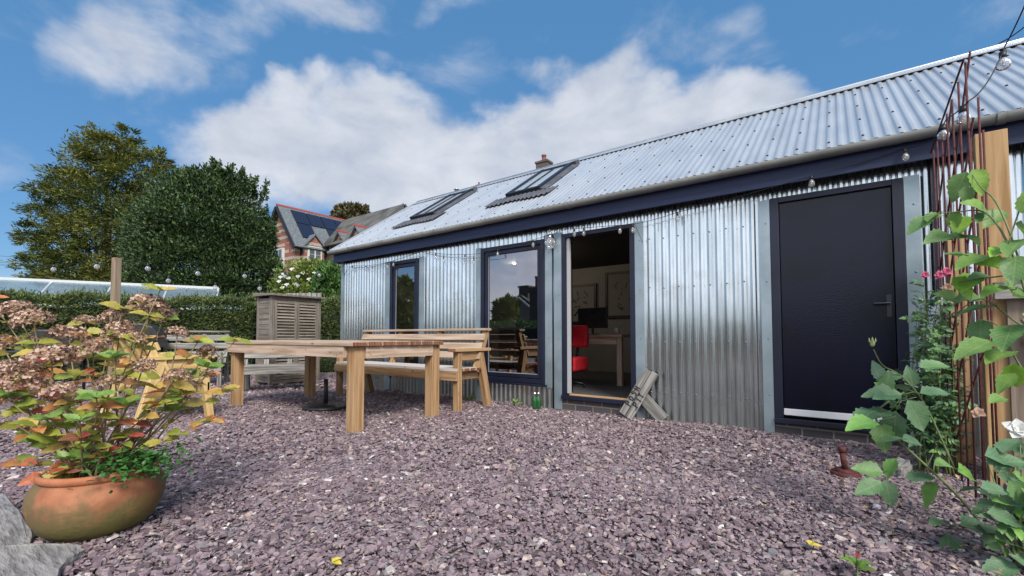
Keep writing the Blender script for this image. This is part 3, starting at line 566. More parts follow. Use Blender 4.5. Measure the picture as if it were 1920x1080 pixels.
# lining above windows/doors behind cladding
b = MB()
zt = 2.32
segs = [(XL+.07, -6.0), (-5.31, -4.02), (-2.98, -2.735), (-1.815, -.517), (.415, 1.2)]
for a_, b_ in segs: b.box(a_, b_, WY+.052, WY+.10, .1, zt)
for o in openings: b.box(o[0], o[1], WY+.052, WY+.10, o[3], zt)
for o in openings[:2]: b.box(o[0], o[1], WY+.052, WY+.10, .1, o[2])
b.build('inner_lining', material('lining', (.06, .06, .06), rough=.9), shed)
WARM = bpy.data.materials.new('lamp_glow'); WARM.use_nodes = True; WARM.node_tree.nodes['Principled BSDF'].inputs['Emission Color'].default_value = (1, .75, .45, 1); WARM.node_tree.nodes['Principled BSDF'].inputs['Emission Strength'].default_value = 6
for (px, py) in ((1002, 474), (965, 494)):
    p = PZ(px, py, 2.318)
    b = MB(); b.lathe([(.001, 0), (.035, 0), (.04, .004), (.04, .006)], (0, 0, 0), 16); o = b.build('ceiling_spotlight', WARM, shed, loc=p+Vector((0, 0, -.004)))
    ld = bpy.data.lights.new('spotlight_lamp', 'POINT'); ld.energy = 5; ld.color = (1, .82, .62); ld.shadow_soft_size = .03; lo_ = bpy.data.objects.new('spotlight_lamp', ld); COL.objects.link(lo_); lo_.location = p-Vector((0, 0, .06))

# ------------------------------------------------------------------ things in the room
def room_desk():
    t = thing('desk', 'light wooden desk seen inside through the open doorway', 'desk', (-2.55, 6.05, .17))
    b = MB(); b.box(-1.3, 0, 0, .65, .70, .74); b.build('desktop', CEDARPALE, t, .003)
    b = MB(); b.box(-1.22, -.08, .03, .055, .60, .70); b.build('apron', CEDARPALE, t)
    for (x, y) in ((-.09, .03), (-.09, .56), (-1.28, .03), (-1.28, .56)):
        b = MB(); b.box(x, x+.075, y, y+.075, 0, .70); b.build('leg', CEDARPALE, t, .003)
room_desk()
t = thing('office_chair', 'red padded office chair just inside the open doorway', 'chair', (-3.19, 5.62, .17))
RED = material('red_fabric', (.55, .008, .018), (.65, .02, .03), rough=.8, scale=8)
def pad(x0, x1, y0, y1, z0, z1, nm):
    b = MB(); b.box(x0, x1, y0, y1, z0, z1); o = b.build(nm, RED, t, .04); o.modifiers['bevel'].segments = 5
pad(-.22, .22, -.20, .24, .22, .42, 'seat'); pad(-.20, .20, .20, .30, .55, .88, 'backrest')
b = MB(); b.tube([(0, 0, .06), (0, 0, .31)], .025); b.build('column', BLACKPL, t); b = MB(); b.tube([(0, .27, .36), (0, .32, .6)], .02); b.build('back_support', BLACKPL, t)
for k in range(5):
    a = k*2*math.pi/5; b = MB(); b.tube([(0, 0, .08), (.26*math.cos(a), .26*math.sin(a), .05)], [.02, .014]); b.ball((.27*math.cos(a), .27*math.sin(a), .026), .026); b.build('leg', BLACKPL, t)
def picture(x0, x1, z0, z1, lab, seed):
    t = thing('framed_picture', lab, 'picture', (x0, 8.36, z0)); W_ = x1-x0; H_ = z1-z0
    b = MB(); f = .05
    b.box(0, f, -.03, 0, 0, H_); b.box(W_-f, W_, -.03, 0, 0, H_); b.box(f, W_-f, -.03, 0, H_-f, H_); b.box(f, W_-f, -.03, 0, 0, f); b.build('frame', BLACKPL, t)
    b = MB(); b.box(f, W_-f, -.012, -.004, f, H_-f); b.build('print', material('print_paper', (.25, .25, .24), rough=.8), t)
    r2 = random.Random(seed); b = MB()
    for k in range(26):
        x = r2.uniform(.15, .75)*W_; z = r2.uniform(.15, .75)*H_; a = r2.uniform(0, 3); l = r2.uniform(.03, .12)
        b.beam((x, -.015, z), (x+l*math.cos(a), -.015, z+l*math.sin(a)), .003, .02, (-math.sin(a), 0, math.cos(a)))
    b.build('ink_drawing', BLACKPL, t)
picture(-3.85, -2.75, 1.25, 2.18, 'large black framed drawing on the room wall, the right one', 3)
picture(-4.75, -4.05, 1.15, 1.98, 'smaller black framed drawing on the room wall, left of the larger', 4)
t = thing('monitor', 'black computer monitor on the desk inside', 'monitor', (-3.15, 6.35, .912))
b = MB(); b.box(-.25, .25, -.02, .02, .10, .42); b.build('screen', BLACKPL, t, .006); b = MB(); b.lathe([(.001, 0), (.10, 0), (.10, .01), (.02, .015), (.018, .12)], n=16); b.build('stand', BLACKPL, t)
JAR = material('pale_jar', (.35, .34, .31), rough=.4)
t = thing('mug', 'small pale pot on the right end of the desk inside', 'pot', (-2.68, 6.2, .912)); b = MB(); b.lathe([(.001, 0), (.04, 0), (.042, .10), (.037, .10), (.035, .01)], n=20); b.build('cup', JAR, t); b = MB(); b.tube([(.04, 0, .08), (.065, 0, .07), (.065, 0, .03), (.04, 0, .02)], .005, 6); b.build('handle', JAR, t)
# shelf unit seen through the big window
t = thing('display_shelf', 'black shelf unit with pale shelves behind the large window', 'shelf', (-3.98, 5.02, .17))
b = MB(); b.box(0, .03, 0, .35, 0, .80); b.box(.58, .61, 0, .35, .25, .80); b.beam((.595, .35, .25), (.595, 0, .02), .03, .05); b.box(-.01, .63, -.02, .36, .80, .84); b.build('carcass', DARKMETAL, t, .003)
for z in (.05, .22, .42, .60, .74):
    b = MB(); b.box(.032, .578, .01, .34, z, z+.018); b.build('shelf', material('pale_shelf', (.5, .5, .5), rough=.4), t)
t = thing('storage_box', 'yellow box on the lower shelf behind the large window', 'box', (-3.62, 5.06, .41)); b = MB(); b.box(0, .17, 0, .2, 0, .15); b.build('box_body', material('ochre_card', (.42, .24, .03), rough=.7), t, .004); b = MB(); b.box(-.004, .174, -.004, .204, .15, .17); b.build('lid', material('ochre_lid', (.5, .33, .1), rough=.7), t)
t = thing('wooden_crate', 'reddish slatted crate beside the shelf behind the large window', 'crate', (-3.30, 5.05, .62))
for k in range(3):
    b = MB(); b.box(0, .30, 0, .02, k*.10, k*.10+.085); b.build('slat', wood('reddish_crate', (.35, .12, .07), (.5, .25, .16)), t, .003)
b = MB(); b.box(0, .03, .022, .25, 0, .3); b.box(.27, .3, .022, .25, 0, .3); b.build('side_panel', wood('reddish_crate', (0, 0, 0), (0, 0, 0)), t)
t = thing('side_stool', 'small stool holding the crate behind the large window', 'stool', (-3.32, 5.0, .17))
b = MB(); b.box(0, .34, 0, .32, .42, .45); b.build('seat', WHITE, t, .004)
for (x, y) in ((.02, .02), (.29, .02), (.02, .27), (.29, .27)): b = MB(); b.box(x, x+.03, y, y+.03, 0, .42); b.build('leg', CEDARPALE, t)

# ------------------------------------------------------------------ table and benches
def table():
    t = thing('garden_table', 'long chunky timber outdoor table standing on the slate', 'table', (-6.30, 2.38, 0))
    Lx, Wy = 2.71, 1.14
    for k in range(7):
        y = .0+k*.165; b = MB(); b.box(-.04, Lx+.02, y-.005, y+.147, .79, .832+rnd.uniform(-.003, .003), 0, 1); b.build('top_board', [CEDARPALE, ENDW], t, .006)
    for (x, y) in ((.02, .04), (Lx-.14, .04), (.02, Wy-.13), (Lx-.14, Wy-.13)):
        b = MB(); b.box(x, x+.115, y, y+.115, -.02, .788); b.build('leg', CEDAR, t, .006)
    b = MB(); b.box(-.01, Lx-.142, .005, .038, .685, .788)
    for x in (.04, .10, 1.2, 1.9, Lx-.25, Lx-.18): b.ball((x, .004, .70+rnd.uniform(0, .06)), .005, 6, 1)
    b.build('apron', [CEDARPALE, RUST], t, .0)
    b = MB(); b.box(-.01, Lx-.142, Wy-.013, Wy+.02, .685, .788); b.build('apron', CEDARPALE, t, .003)
    b = MB(); b.box(Lx-.045, Lx-.012, .158, Wy-.13, .675, .788)
    for y in (.19, .21, .95, .98): b.ball((Lx-.011, y, .70+rnd.uniform(0, .06)), .005, 6, 1)
    b.build('apron', [CEDARPALE, RUST], t, .0)
    b = MB(); b.box(.0, .018, .158, Wy-.132, .675, .788); b.build('apron', CEDAR, t, .003)
table()
def bench(name, label, cat, loc, rotz, Lx, mats, D=.60, seat=.50, arm=.70, back=.975, splay=0.0, leg=.085, slats=3, nleg=3, arms=True):
    m1, m2, m3 = mats; t = thing(name, label, cat, loc, rotz)
    yb0 = D*.70
    for x in (0, Lx-leg):   # ends
        b = MB(); b.beam((x+leg/2, leg/2-splay, -.02), (x+leg/2, leg/2, arm), leg, leg*.8, (0, 1, 0)); b.build('leg', m1, t, .004)
        b = MB(); b.beam((x+leg/2, D+.0, -.02), (x+leg/2, yb0, arm), leg, leg, (0, 1, 0)); b.build('leg', m1, t, .004)
        b = MB(); b.beam((x+leg/2+(.002 if x == 0 else -.002), yb0-.06, seat-.05), (x+leg/2+(.002 if x == 0 else -.002), D-.04, back-.02), leg*.8, .07, (0, 1, 0)); b.build('back_post', m1, t, .003)
        b = MB(); xi = x+leg+.001 if x == 0 else x-.031
        b.box(xi, xi+.03, .02, D*.80, seat-.14, seat-.045); b.build('seat_rail', m1, t, .003)
        if arms:
            b = MB(); b.box(x-.02, x+leg+.02, -.06, D*.98, arm+.001, arm+.04, 0, 1); b.build('armrest', [m1, ENDW], t, .005)
            b = MB(); b.box(x+.02, x+leg-.02, leg*.6, yb0-.05, arm-.10, arm-.004); b.build('arm_rail', m1, t, .003)
    b = MB(); b.box(.0, Lx, -.025, -.001, seat-.14, seat-.035); b.build('front_rail', m1, t, .003)
    n = 4; wd = (D*.74)/n
    for k in range(n):
        b = MB(); b.box(.002, Lx-.002, .0+k*wd, (k+1)*wd-.014, seat-.033, seat+.002, 0, 1); b.build('seat_board', [m3, ENDW], t, .004)
    k0 = (D-.04-(yb0-.06))/(back-.02-(seat-.05))
    hgt = (back-.03-(seat+.10))/slats
    for k in range(slats):
        z0 = seat+.10+k*hgt; z1 = z0+hgt*.74; yc = yb0-.06+k0*((z0+z1)/2-(seat-.05))-.055
        b = MB(); b.beam((-.01, yc, (z0+z1)/2), (Lx+.01, yc, (z0+z1)/2), .032, z1-z0, (0, k0, 1)); b.build('back_slat', m2, t, .004)
    yc = D-.05; b = MB(); b.box(-.015, Lx+.015, yc-.075, yc+.05, back-.018, back+.012); b.build('top_rail', m2, t, .004)
    for j in range(1, nleg):
        x = Lx*j/nleg; b = MB(); b.beam((x, yb0-.06, seat-.05), (x, D-.04, back-.02), .07, .06, (0, 1, 0)); b.build('back_post', m1, t, .003)
    return t
bench('garden_bench', 'long new timber bench against the corrugated wall behind the table', 'bench', (-6.14, 3.80, 0), 0, 2.52, (CEDAR, CEDARPALE, SEATW))
bench('pine_bench', 'bright yellow pine bench with splayed legs behind the potted hydrangea', 'bench', (-5.60, 1.93, 0), math.pi, 1.35, (PINE, PINE, PINE), D=.58, seat=.42, arm=.64, back=.88, splay=.09, leg=.085)
t1 = PD(328, 700, 7.8); t2 = PD(415, 700, 7.9)
def ang(a, b): return math.atan2(b.y-a.y, b.x-a.x)
a = PD(262, 700, 7.6); a.z = 0; c = PD(415, 700, 8.0); c.z = 0
bench('weathered_bench', 'grey weathered slatted bench with high back by the hedge', 'bench', a, ang(a, c), (c-a).length, (GREYW, GREYW, GREYW), D=.55, seat=.40, arm=.60, back=.98, leg=.07, arms=False)
a = PD(446, 700, 7.0); a.z = 0; c = PD(582, 697, 7.35); c.z = 0
bench('low_weathered_bench', 'low grey weathered bench in front of the louvred cabinet', 'bench', a, ang(a, c), (c-a).length, (GREYW, GREYW, GREYW), D=.50, seat=.42, arm=.44, back=.80, leg=.08, arms=False, slats=2)

# parasol base
t = thing('parasol_base', 'black round parasol base with short tube under the table', 'parasol base', (-5.10, 3.03, 0))
b = MB(); b.lathe([(.001, .0), (.25, .0), (.262, .012), (.262, .035), (.235, .052), (.20, .048), (.19, .06), (.10, .066), (.05, .075), (.001, .08)], n=40); b.build('weight', BLACKPL, t)
b = MB(); b.tube([(0, 0, .06), (0, 0, .36)], .026, 14); b.tube([(0, 0, .33), (-.045, 0, .33)], .010, 8); b.build('tube', BLACKPL, t)
# louvred cabinet
cc = PZ(505, 724); e1 = PZ(592, 716); e0 = PZ(477, 716)
def cabinet():
    d1 = (e1-cc); rot = math.atan2(d1.y, d1.x); t = thing('louvred_cabinet', 'tall weathered wooden cabinet with louvred double doors before the hedge', 'cabinet', cc, rot)
    Wd = .98; Dp = .50; Hh = 1.62
    for (x, y) in ((0, 0), (Wd-.06, 0), (0, Dp-.06), (Wd-.06, Dp-.06)): b = MB(); b.box(x, x+.06, y, y+.06, 0, Hh); b.build('corner_post', CABW, t, .003)
    b = MB()
    for k in range(16): b.box(.012, .035, .062, Dp-.062, .05+k*.096, .05+k*.096+.09)
    b.build('side_panel', CABW, t)
    b = MB()
    for k in range(16): b.box(Wd-.035, Wd-.012, .062, Dp-.062, .05+k*.096, .05+k*.096+.09)
    b.build('side_panel', CABW, t)
    b = MB(); b.box(.062, Wd-.062, Dp-.03, Dp-.01, .05, Hh); b.build('back_panel', CABW, t)
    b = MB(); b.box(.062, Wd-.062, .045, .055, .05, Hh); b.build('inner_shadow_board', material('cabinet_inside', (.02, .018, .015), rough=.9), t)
    b = MB(); b.box(.062, Wd-.062, .0, .03, Hh-.07, Hh); b.build('front_rail', CABW, t, .002); b = MB(); b.box(.062, Wd-.062, .0, .03, .03, .09); b.build('front_rail', CABW, t, .002)
    for i in range(2):
        x0 = .066+i*(Wd-.132)/2; x1 = x0+(Wd-.132)/2-.006; b = MB(); z0, z1 = .10, Hh-.08
        b.box(x0, x0+.045, -.006, .02, z0, z1); b.box(x1-.045, x1, -.006, .02, z0, z1); b.box(x0+.045, x1-.045, -.006, .02, z1-.05, z1); b.box(x0+.045, x1-.045, -.006, .02, z0, z0+.05)
        dd = b.build('door', CABW, t, .002); b = MB(); n = 24; st_ = (z1-z0-.10)/n
        for k in range(n):
            z = z0+.05+st_*(k+.5); b.beam((x0+.045, .008, z), (x1-.045, .008, z), .010, st_*.95, (0, .75, 1))
        b.build('louvres', CABW, dd)
    b = MB(); b.hexa([(-.06, -.07, Hh+.0), (Wd+.06, -.07, Hh), (Wd+.06, -.07, Hh+.035), (-.06, -.07, Hh+.035), (-.06, Dp+.05, Hh+.0), (Wd+.06, Dp+.05, Hh+.0), (Wd+.06, Dp+.05, Hh+.07), (-.06, Dp+.05, Hh+.07)], dims=(1, .5, .05)); b.build('roof_board', CABW, t, .004)
cabinet()
# barbecues behind the plant
def bbq(p, rz, lab, s=1.0):
    t = thing('barbecue', lab, 'barbecue', p, rz)
    b = MB(); b.prism([(-.26, 0), (.26, 0), (.26, .09), (.19, .20), (.05, .255), (-.10, .25), (-.22, .17), (-.26, .08)], -.36*s, .36*s, frame=lambda y, z, x: Vector((x, y, .84+z))); b.build('lid', BLACKPL, t, .02)
    b = MB(); b.box(-.38*s, .38*s, -.27, .27, .70, .838); b.build('firebox', BLACKPL, t, .01)
    b = MB(); b.tube([(-.30*s, -.33, .90), (.30*s, -.33, .90)], .012, 10); b.build('lid_handle', CHROME, t)
    b = MB(); b.box(-.80*s, -.385*s, -.24, .24, .80, .83); b.build('side_shelf', BLACKPL, t, .006); b = MB(); b.box(.385*s, .80*s, -.24, .24, .80, .83); b.build('side_shelf', BLACKPL, t, .006)
    b = MB(); b.box(-.80*s, .80*s, -.29, -.272, .79, .815); b.build('front_trim', CHROME, t, .003)
    for (x, y) in ((-.34, -.2), (.34, -.2), (-.34, .2), (.34, .2)): b = MB(); b.tube([(x*s, y, 0), (x*s, y, .70)], .018); b.build('leg', BLACKPL, t)
p = PD(268, 640, 7.4); p.z = 0; bbq(p, R(-25), 'black hooded barbecue with chrome trim behind the hydrangea')
p = PD(105, 640, 5.9); p.z = -.12; bbq(p, R(-30), 'black barbecue at the far left behind the hydrangea leaves', .8)

# ------------------------------------------------------------------ small things on the ground
def sign():
    t = thing('wooden_sign', 'weathered crossed board sign painted POSH PIT leaning on the wall', 'sign', (-1.68, 4.55, 0))
    o = Vector((-1.68, 4.55, 0))
    Yp = 4.62
    a0 = PY(1177, 775, 4.58)-o; a1 = PY(1219, 702, 4.64)-o; a0.z = max(a0.z, .07)
    d = (a1-a0).normalized(); nrm = Vector((0, -1, .12)); sd = d.cross(nrm).normalized(); up = sd.cross(d).normalized()
    if up.y > 0: up = -up; sd = -sd
    wd, th = .155, .03; a0 = a0-d*.045; a1 = a1+d*.03; Ln = (a1-a0).length
    b = MB()
    for k, off in ((0, -.0405), (1, .0405)): b.beam(a0+sd*off, a1+sd*off+d*(.012 if k else 0), .074, th, up)
    b.build('name_board', GREYW, t, .003)
    b0 = PY(1200, 742, 4.625)-o; b1 = PY(1240, 786, 4.60)-o; b1.z = max(b1.z, .02); dd = (b1-b0).normalized()
    b = MB(); b.beam(b0-dd*.04+Vector((0, .035, 0)), b1+dd*.02+Vector((0, .035, 0)), .125, .03, (0, -1, .1)); b.build('stake_board', GREYW, t, .003)
    # painted capitals, as brush strokes
    Lt = {'P': [(0, 0, 0, 1), (0, 1, .55, 1), (.55, 1, .62, .78), (.62, .78, .5, .52), (.5, .52, 0, .5)], 'O': [(.1, .1, .0, .5), (0, .5, .15, .95), (.15, .95, .5, .95), (.5, .95, .65, .5), (.65, .5, .5, .08), (.5, .08, .1, .1)],
          'S': [(.6, .9, .2, 1), (.2, 1, .05, .75), (.05, .75, .55, .42), (.55, .42, .5, .1), (.5, .1, .02, .05)], 'H': [(.05, 0, .05, 1), (.6, 0, .6, 1), (.05, .5, .6, .5)], 'I': [(.3, 0, .3, 1)], 'T': [(.3, 0, .3, 1), (0, 1, .62, 1)]}
    INK = material('black_paint', (.012, .012, .012), rough=.7)
    top = a0+up*(th/2+.0015)
    sdd = sd if sd.z > 0 else -sd
    for word, u0, v0 in (('POSH', .12, .010), ('PIT', .15, -.069)):
        b = MB(); x = u0; h_ = .058; w_ = .046
        for ch in word:
            for (xa, ya, xb, yb) in Lt[ch]:
                p = top+d*(x+xa*w_)+sdd*(v0+ya*h_); q = top+d*(x+xb*w_)+sdd*(v0+yb*h_); e = (q-p).normalized()*.003
                b.beam(p-e, q+e, .0125, .0016, up)
            x += w_*1.34 if ch != 'I' else w_*1.15
        b.build('lettering', INK, t)
sign()
BGL = material('green_bottle_glass', (.01, .09, .02), rough=.08, spec=.9, coat=.5)
for i, (px, dy) in enumerate(((1003, .0), (1010, .03))):
    t = thing('glass_bottle', ['small green glass bottle by the wall under the window, left of the pair', 'small green glass bottle by the wall under the window, right of the pair'][i], 'bottle', (PZ(px, 766).x, 4.56+dy, 0), group='green bottles by the wall')
    b = MB(); b.lathe([(.001, 0), (.030, 0), (.032, .01), (.032, .10), (.026, .13), (.014, .155), (.013, .19), (.015, .195)], n=20); b.build('bottle_body', BGL, t)
    b = MB(); b.lathe([(.0135, .155), (.0155, .156), (.0165, .20), (.001, .202)], n=16); b.build('foil_cap', CHROME, t)
t = thing('rusty_stake', 'rusty iron stake with round plate standing in the slate', 'stake', (-.011, 3.535, 0))
b = MB(); b.lathe([(.001, .03), (.075, .03), (.078, .02), (.08, .0)], n=24); b.lathe([(.055, .03), (.055, .045), (.001, .047)], n=24); b.build('plate', RUST, t)
b = MB(); b.tube([(0, 0, .04), (-.012, .0, .15)], .017, 10); b.tube([(-.012, 0, .15), (-.014, 0, .185)], .024, 6); b.build('shaft', RUST, t)
STONE = material('slab_stone', (.17, .16, .155), (.32, .30, .285), rough=.8, scale=9, stretch=(1, 5, 6), bump=1.0, bscale=9, bdist=.02)
def slab(name, pts, z0, z1, lab, rot=0):
    bm = bmesh.new(); vs = [bm.verts.new((x, y, z0)) for x, y in pts]; f = bm.faces.new(vs); r_ = bmesh.ops.extrude_face_region(bm, geom=[f]); ev = [e for e in r_['geom'] if isinstance(e, bmesh.types.BMVert)]
    cx = sum(p[0] for p in pts)/len(pts); cy = sum(p[1] for p in pts)/len(pts)
    for v in ev: v.co.z = z1+rnd.uniform(-.006, .006); v.co.x += (cx-v.co.x)*.05; v.co.y += (cy-v.co.y)*.05
    bmesh.ops.recalc_face_normals(bm, faces=bm.faces); bmesh.ops.subdivide_edges(bm, edges=bm.edges, cuts=3, use_grid_fill=True, fractal=.03, seed=4)
    for v in bm.verts: v.co += Vector((rnd.uniform(-1, 1), rnd.uniform(-1, 1), rnd.uniform(-1, 1)))*.004
    me = bpy.data.meshes.new(name); bm.to_mesh(me); bm.free(); me.materials.append(STONE); o = bpy.data.objects.new(name, me); COL.objects.link(o)
    bv = o.modifiers.new('bevel', 'BEVEL'); bv.width = .006; bv.segments = 2; tag(o, lab, 'stone'); return o
def gp(px, py, h=0): v = PZ(px, py, h); return (v.x, v.y)
slab('stone_slab', [gp(-60, 1016, .06), gp(60, 1010, .06), gp(150, 1013, .06), gp(163, 1022, .06), gp(120, 1055, .05), gp(95, 1110, .05), gp(-60, 1130, .05)], 0, .05, 'pale layered stone slab at the very front left corner')
slab('stone_slab', [gp(-90, 925, .03), gp(8, 925, .03), gp(38, 960, .03), gp(66, 1002, .03), gp(50, 1040, .03), gp(-90, 1045, .03)], 0, .032, 'flat grey stone slab left of the terracotta pot')
t_ = slab('stone', [gp(1668, 893), gp(1690, 899), gp(1712, 893), gp(1706, 880), gp(1678, 880)], 0, .07, 'rounded grey stone lying below the rose bush')
# kerb slab by the trellis
slab('stone_slab', [(.70, 3.12), (1.0, 3.1), (1.02, 3.5), (.66, 3.52)], 0, .10, 'pale stone block at the foot of the timber fence')

# trellis
def trellis():
    t = thing('trellis', 'rusty iron trellis of upright rods and diagonal ties before the post', 'trellis', (.55, 3.2, 0))
    ys = [4.302, 4.143, 3.968, 3.779, 3.611, 3.43, 3.246]; zs = [2.24, 2.25, 2.262, 2.29, 2.31, 2.33, 2.35]
    rod = None
    for y, z in zip(ys, zs):
        b = MB(); b.tube([(0, 0, 0), (.004, 0, z*.5), (0, 0, z)], .005, 8); r_ = b.build('rod', RUST, t, loc=(0, y-3.2, -.03))
    for y, z in ((3.185, 2.123), (3.381, 2.02), (3.12, 1.93)):
        b = MB(); b.tube([(0, 0, 0), (0, 0, z)], .005, 8); b.build('rod', RUST, t, loc=(.03, y-3.2, -.03))
    for i, (z0, z1) in enumerate(((1.35, 2.35), (.95, 2.0), (.55, 1.62), (.15, 1.25), (1.75, 2.33), (-.02, .8))):
        b = MB(); b.tube([(.012, 1.12, z0), (.012, 0, z1)] if i != 4 else [(.012, 1.12, 1.75), (.012, .5, 2.3)], .005, 6); b.build('diagonal_tie', RUST, t)
    b = MB(); b.tube([(-.012, 1.12, 2.20), (-.012, .0, 2.32)], .005, 6); b.build('diagonal_tie', RUST, t)
trellis()
# timber posts / fence at right
t = thing('fence_post', 'broad new timber post with knots beside the trellis', 'post', (.752, 3.9, 0)); b = MB(); b.box(-.07, .07, -.03, .03, 0, 2.13); b.build('post', wood('orange_post_timber', (.36, .21, .09), (.54, .35, .17), knot=(.14, .06, .02)), t, .004)
t = thing('timber_post', 'shorter orange timber post behind the rusty trellis rods', 'post', (.66, 4.45, 0)); b = MB(); b.box(-.05, .05, -.05, .05, 0, 1.62); b.build('post', CEDAR, t, .004)
def fence():
    t = thing('board_fence', 'low grey brown vertical board fence with leaning brace at right', 'fence', (.80, 3.86, 0))
    for k in range(9):
        b = MB(); x = k*.145; b.box(x-.02, x+.115, -.012-.02*(k % 2), .012-.02*(k % 2), 0, 1.10+rnd.uniform(-.01, .01)); b.build('board', FENCEW, t, .003)
    b = MB(); b.box(-.08, 1.3, -.075, -.038, 1.10, 1.20); b.build('top_rail', GREYW, t, .003)
    b = MB(); b.beam((.06, -.085, 1.0), (.42, -.085, .30), .10, .03, (0, -1, 0)); b.build('brace', FENCEW, t, .003)
fence()
t = thing('white_hose', 'white plastic pipe leaning beside the closed door behind the rose', 'pipe', (.47, 4.58, 0)); b = MB(); b.tube([(.11, 0, 1.18), (.085, 0, 1.0), (.03, .01, .8), (-.02, .0, .5), (-.05, 0, .1)], .03, 12); b.build('pipe_body', material('white_plastic', (.75, .78, .8), rough=.25), t)

# ------------------------------------------------------------------ string post, lights
pp = PD(214, 620, 5.5); pp.z = 0
t = thing('light_post', 'square timber post carrying the string lights above the hedge', 'post', pp, R(20)); b = MB(); b.box(-.036, .036, -.036, .036, 0, 1.86); b.build('post', POSTW, t, .004)
WIRE = material('black_wire', (.01, .01, .012), rough=.5)
SOCK = BLACKPL
def sag(p, q, s, n=14): return [p.lerp(q, i/n)-Vector((0, 0, s*4*(i/n)*(1-i/n))) for i in range(n+1)]
def near_on(path, px, py):
    best = None
    for i in range(len(path)-1):
        for k in range(9):
            q = path[i].lerp(path[i+1], k/8); v = np.array(q)-_C; w_ = v@_fw
            d = abs(960+FPX*(v@_r)/w_-px)
            if best is None or d < best[0]: best = (d, q)
    return best[1]
def string_lights(label, segs, bulbs, R_=.022, wr=.003):
    path = []
    for (p, q, s) in segs: path += sag(Vector(p), Vector(q), s)
    t = thing('string_lights', label, 'string lights', path[0], group='festoon lights strung round the yard'); o = path[0]
    b = MB(); b.tube([q-o for q in path], wr, 6); b.build('cable', WIRE, t)
    for (px, py) in bulbs:
        q = near_on(path, px, py)-o
        m = MB(); m.tube([q+Vector((0, 0, .002)), q-Vector((0, 0, .035))], R_*.5, 8)
        so_ = m.build('socket', SOCK, t)
        m = MB(); m.lathe([(R_*.45, 0), (R_*.6, -.008), (R_*.95, -.022), (R_, -.036), (R_*.85, -.052), (R_*.4, -.062), (.0005, -.064)], q-Vector((0, 0, .034)), 14); m.build('bulb', BULBG, so_)
        m = MB(); m.tube([q-Vector((0, 0, .034)), q-Vector((0, 0, .062))], .004, 6); m.ball(q-Vector((0, 0, .07)), .006, 6); m.build('filament', material('filament', (.6, .55, .45), rough=.3, metal=.4), so_)
    return t
yf = 4.545
P1 = [PY(1750, 262, 4.3), PY(1690, 280, yf), PY(1520, 330, yf), PY(1270, 398, 4.62), PY(1190, 420, 4.62)]
string_lights('festoon cable with clear bulbs running under the gutter above the closed door', [(P1[i], P1[i+1], .01) for i in range(4)], [(1697, 285), (1522, 337), (1270, 405)], .024)
P2 = [PY(1205, 455, 4.64), PY(1190, 420, 4.62), PY(1060, 430, 4.62), PY(945, 462, 4.62)]
string_lights('short festoon run with four bulbs across the open doorway head', [(P2[0], P2[1], .0), (P2[1], P2[2], .0), (P2[2], P2[3], .02)], [(1077, 433), (1094, 435), (1162, 430), (1186, 428), (1000, 446)], .02)
P3 = [PY(950, 462, 4.62), PY(895, 476, 4.62), PY(790, 470, 4.62), PY(733, 490, 4.62), PY(660, 498, 4.62), PY(645, 515, 4.66)]
string_lights('festoon cable with dark sockets looping past the two windows, the upper one', [(P3[0], P3[1], .01), (P3[1], P3[2], .03), (P3[2], P3[3], .01), (P3[3], P3[4], .03), (P3[4], P3[5], 0)], [(933, 470), (872, 478), (817, 478), (738, 492), (686, 497), (661, 500)], .018)
P4 = [PY(930, 480, 4.60), PY(790, 472, 4.60), PY(735, 490, 4.60), PY(652, 500, 4.60), PY(645, 520, 4.64)]
string_lights('festoon cable with dark sockets looping past the two windows, the lower one', [(P4[0], P4[1], .06), (P4[1], P4[2], .0), (P4[2], P4[3], .05), (P4[3], P4[4], 0)], [(889, 488), (832, 490), (727, 494), (698, 503)], .018)
corner = Vector((XL-.01, 4.68, 2.12)); ptop = pp+Vector((0, 0, 1.84)); far = PD(-60, 492, 7)
string_lights('festoon cable crossing the garden from the shed corner to the post, upper', [(corner, ptop, .10)], [(599, 507), (535, 516), (458, 520), (373, 516), (276, 503)], .030)
string_lights('festoon cable crossing the garden below the upper one, before the holly tree', [(corner-Vector((0, 0, .05)), ptop-Vector((0, 0, .06)), .24)], [(559, 519), (487, 527), (406, 526), (315, 514)], .029)
string_lights('festoon cable running from the timber post out to the left edge', [(ptop, far, .06)], [(182, 492), (100, 489)], .030)
R1 = PD(1932, -15, 2.2); R2 = PD(1885, 85, 2.4); R3 = PX(1815, 190, .55); R4 = PX(1775, 222, .56); R5 = PY(1750, 262, 4.3)
string_lights('festoon cable with large clear bulbs tied over the trellis top', [(R1, R2, .01), (R2, R3, .05), (R3, R4, .01), (R4, R5, .01)], [(1880, 92), (1806, 205), (1768, 226)], .032, .0035)
t = thing('loose_cable', 'second dark cable crossing the festoon above the roof at right', 'cable', PD(1872, 82, 2.42)); b = MB(); o = PD(1872, 82, 2.42); b.tube([q-o for q in sag(PD(1872, 82, 2.42), PD(1935, 38, 2.2), .01)], .003, 6); b.build('cable_run', WIRE, t)
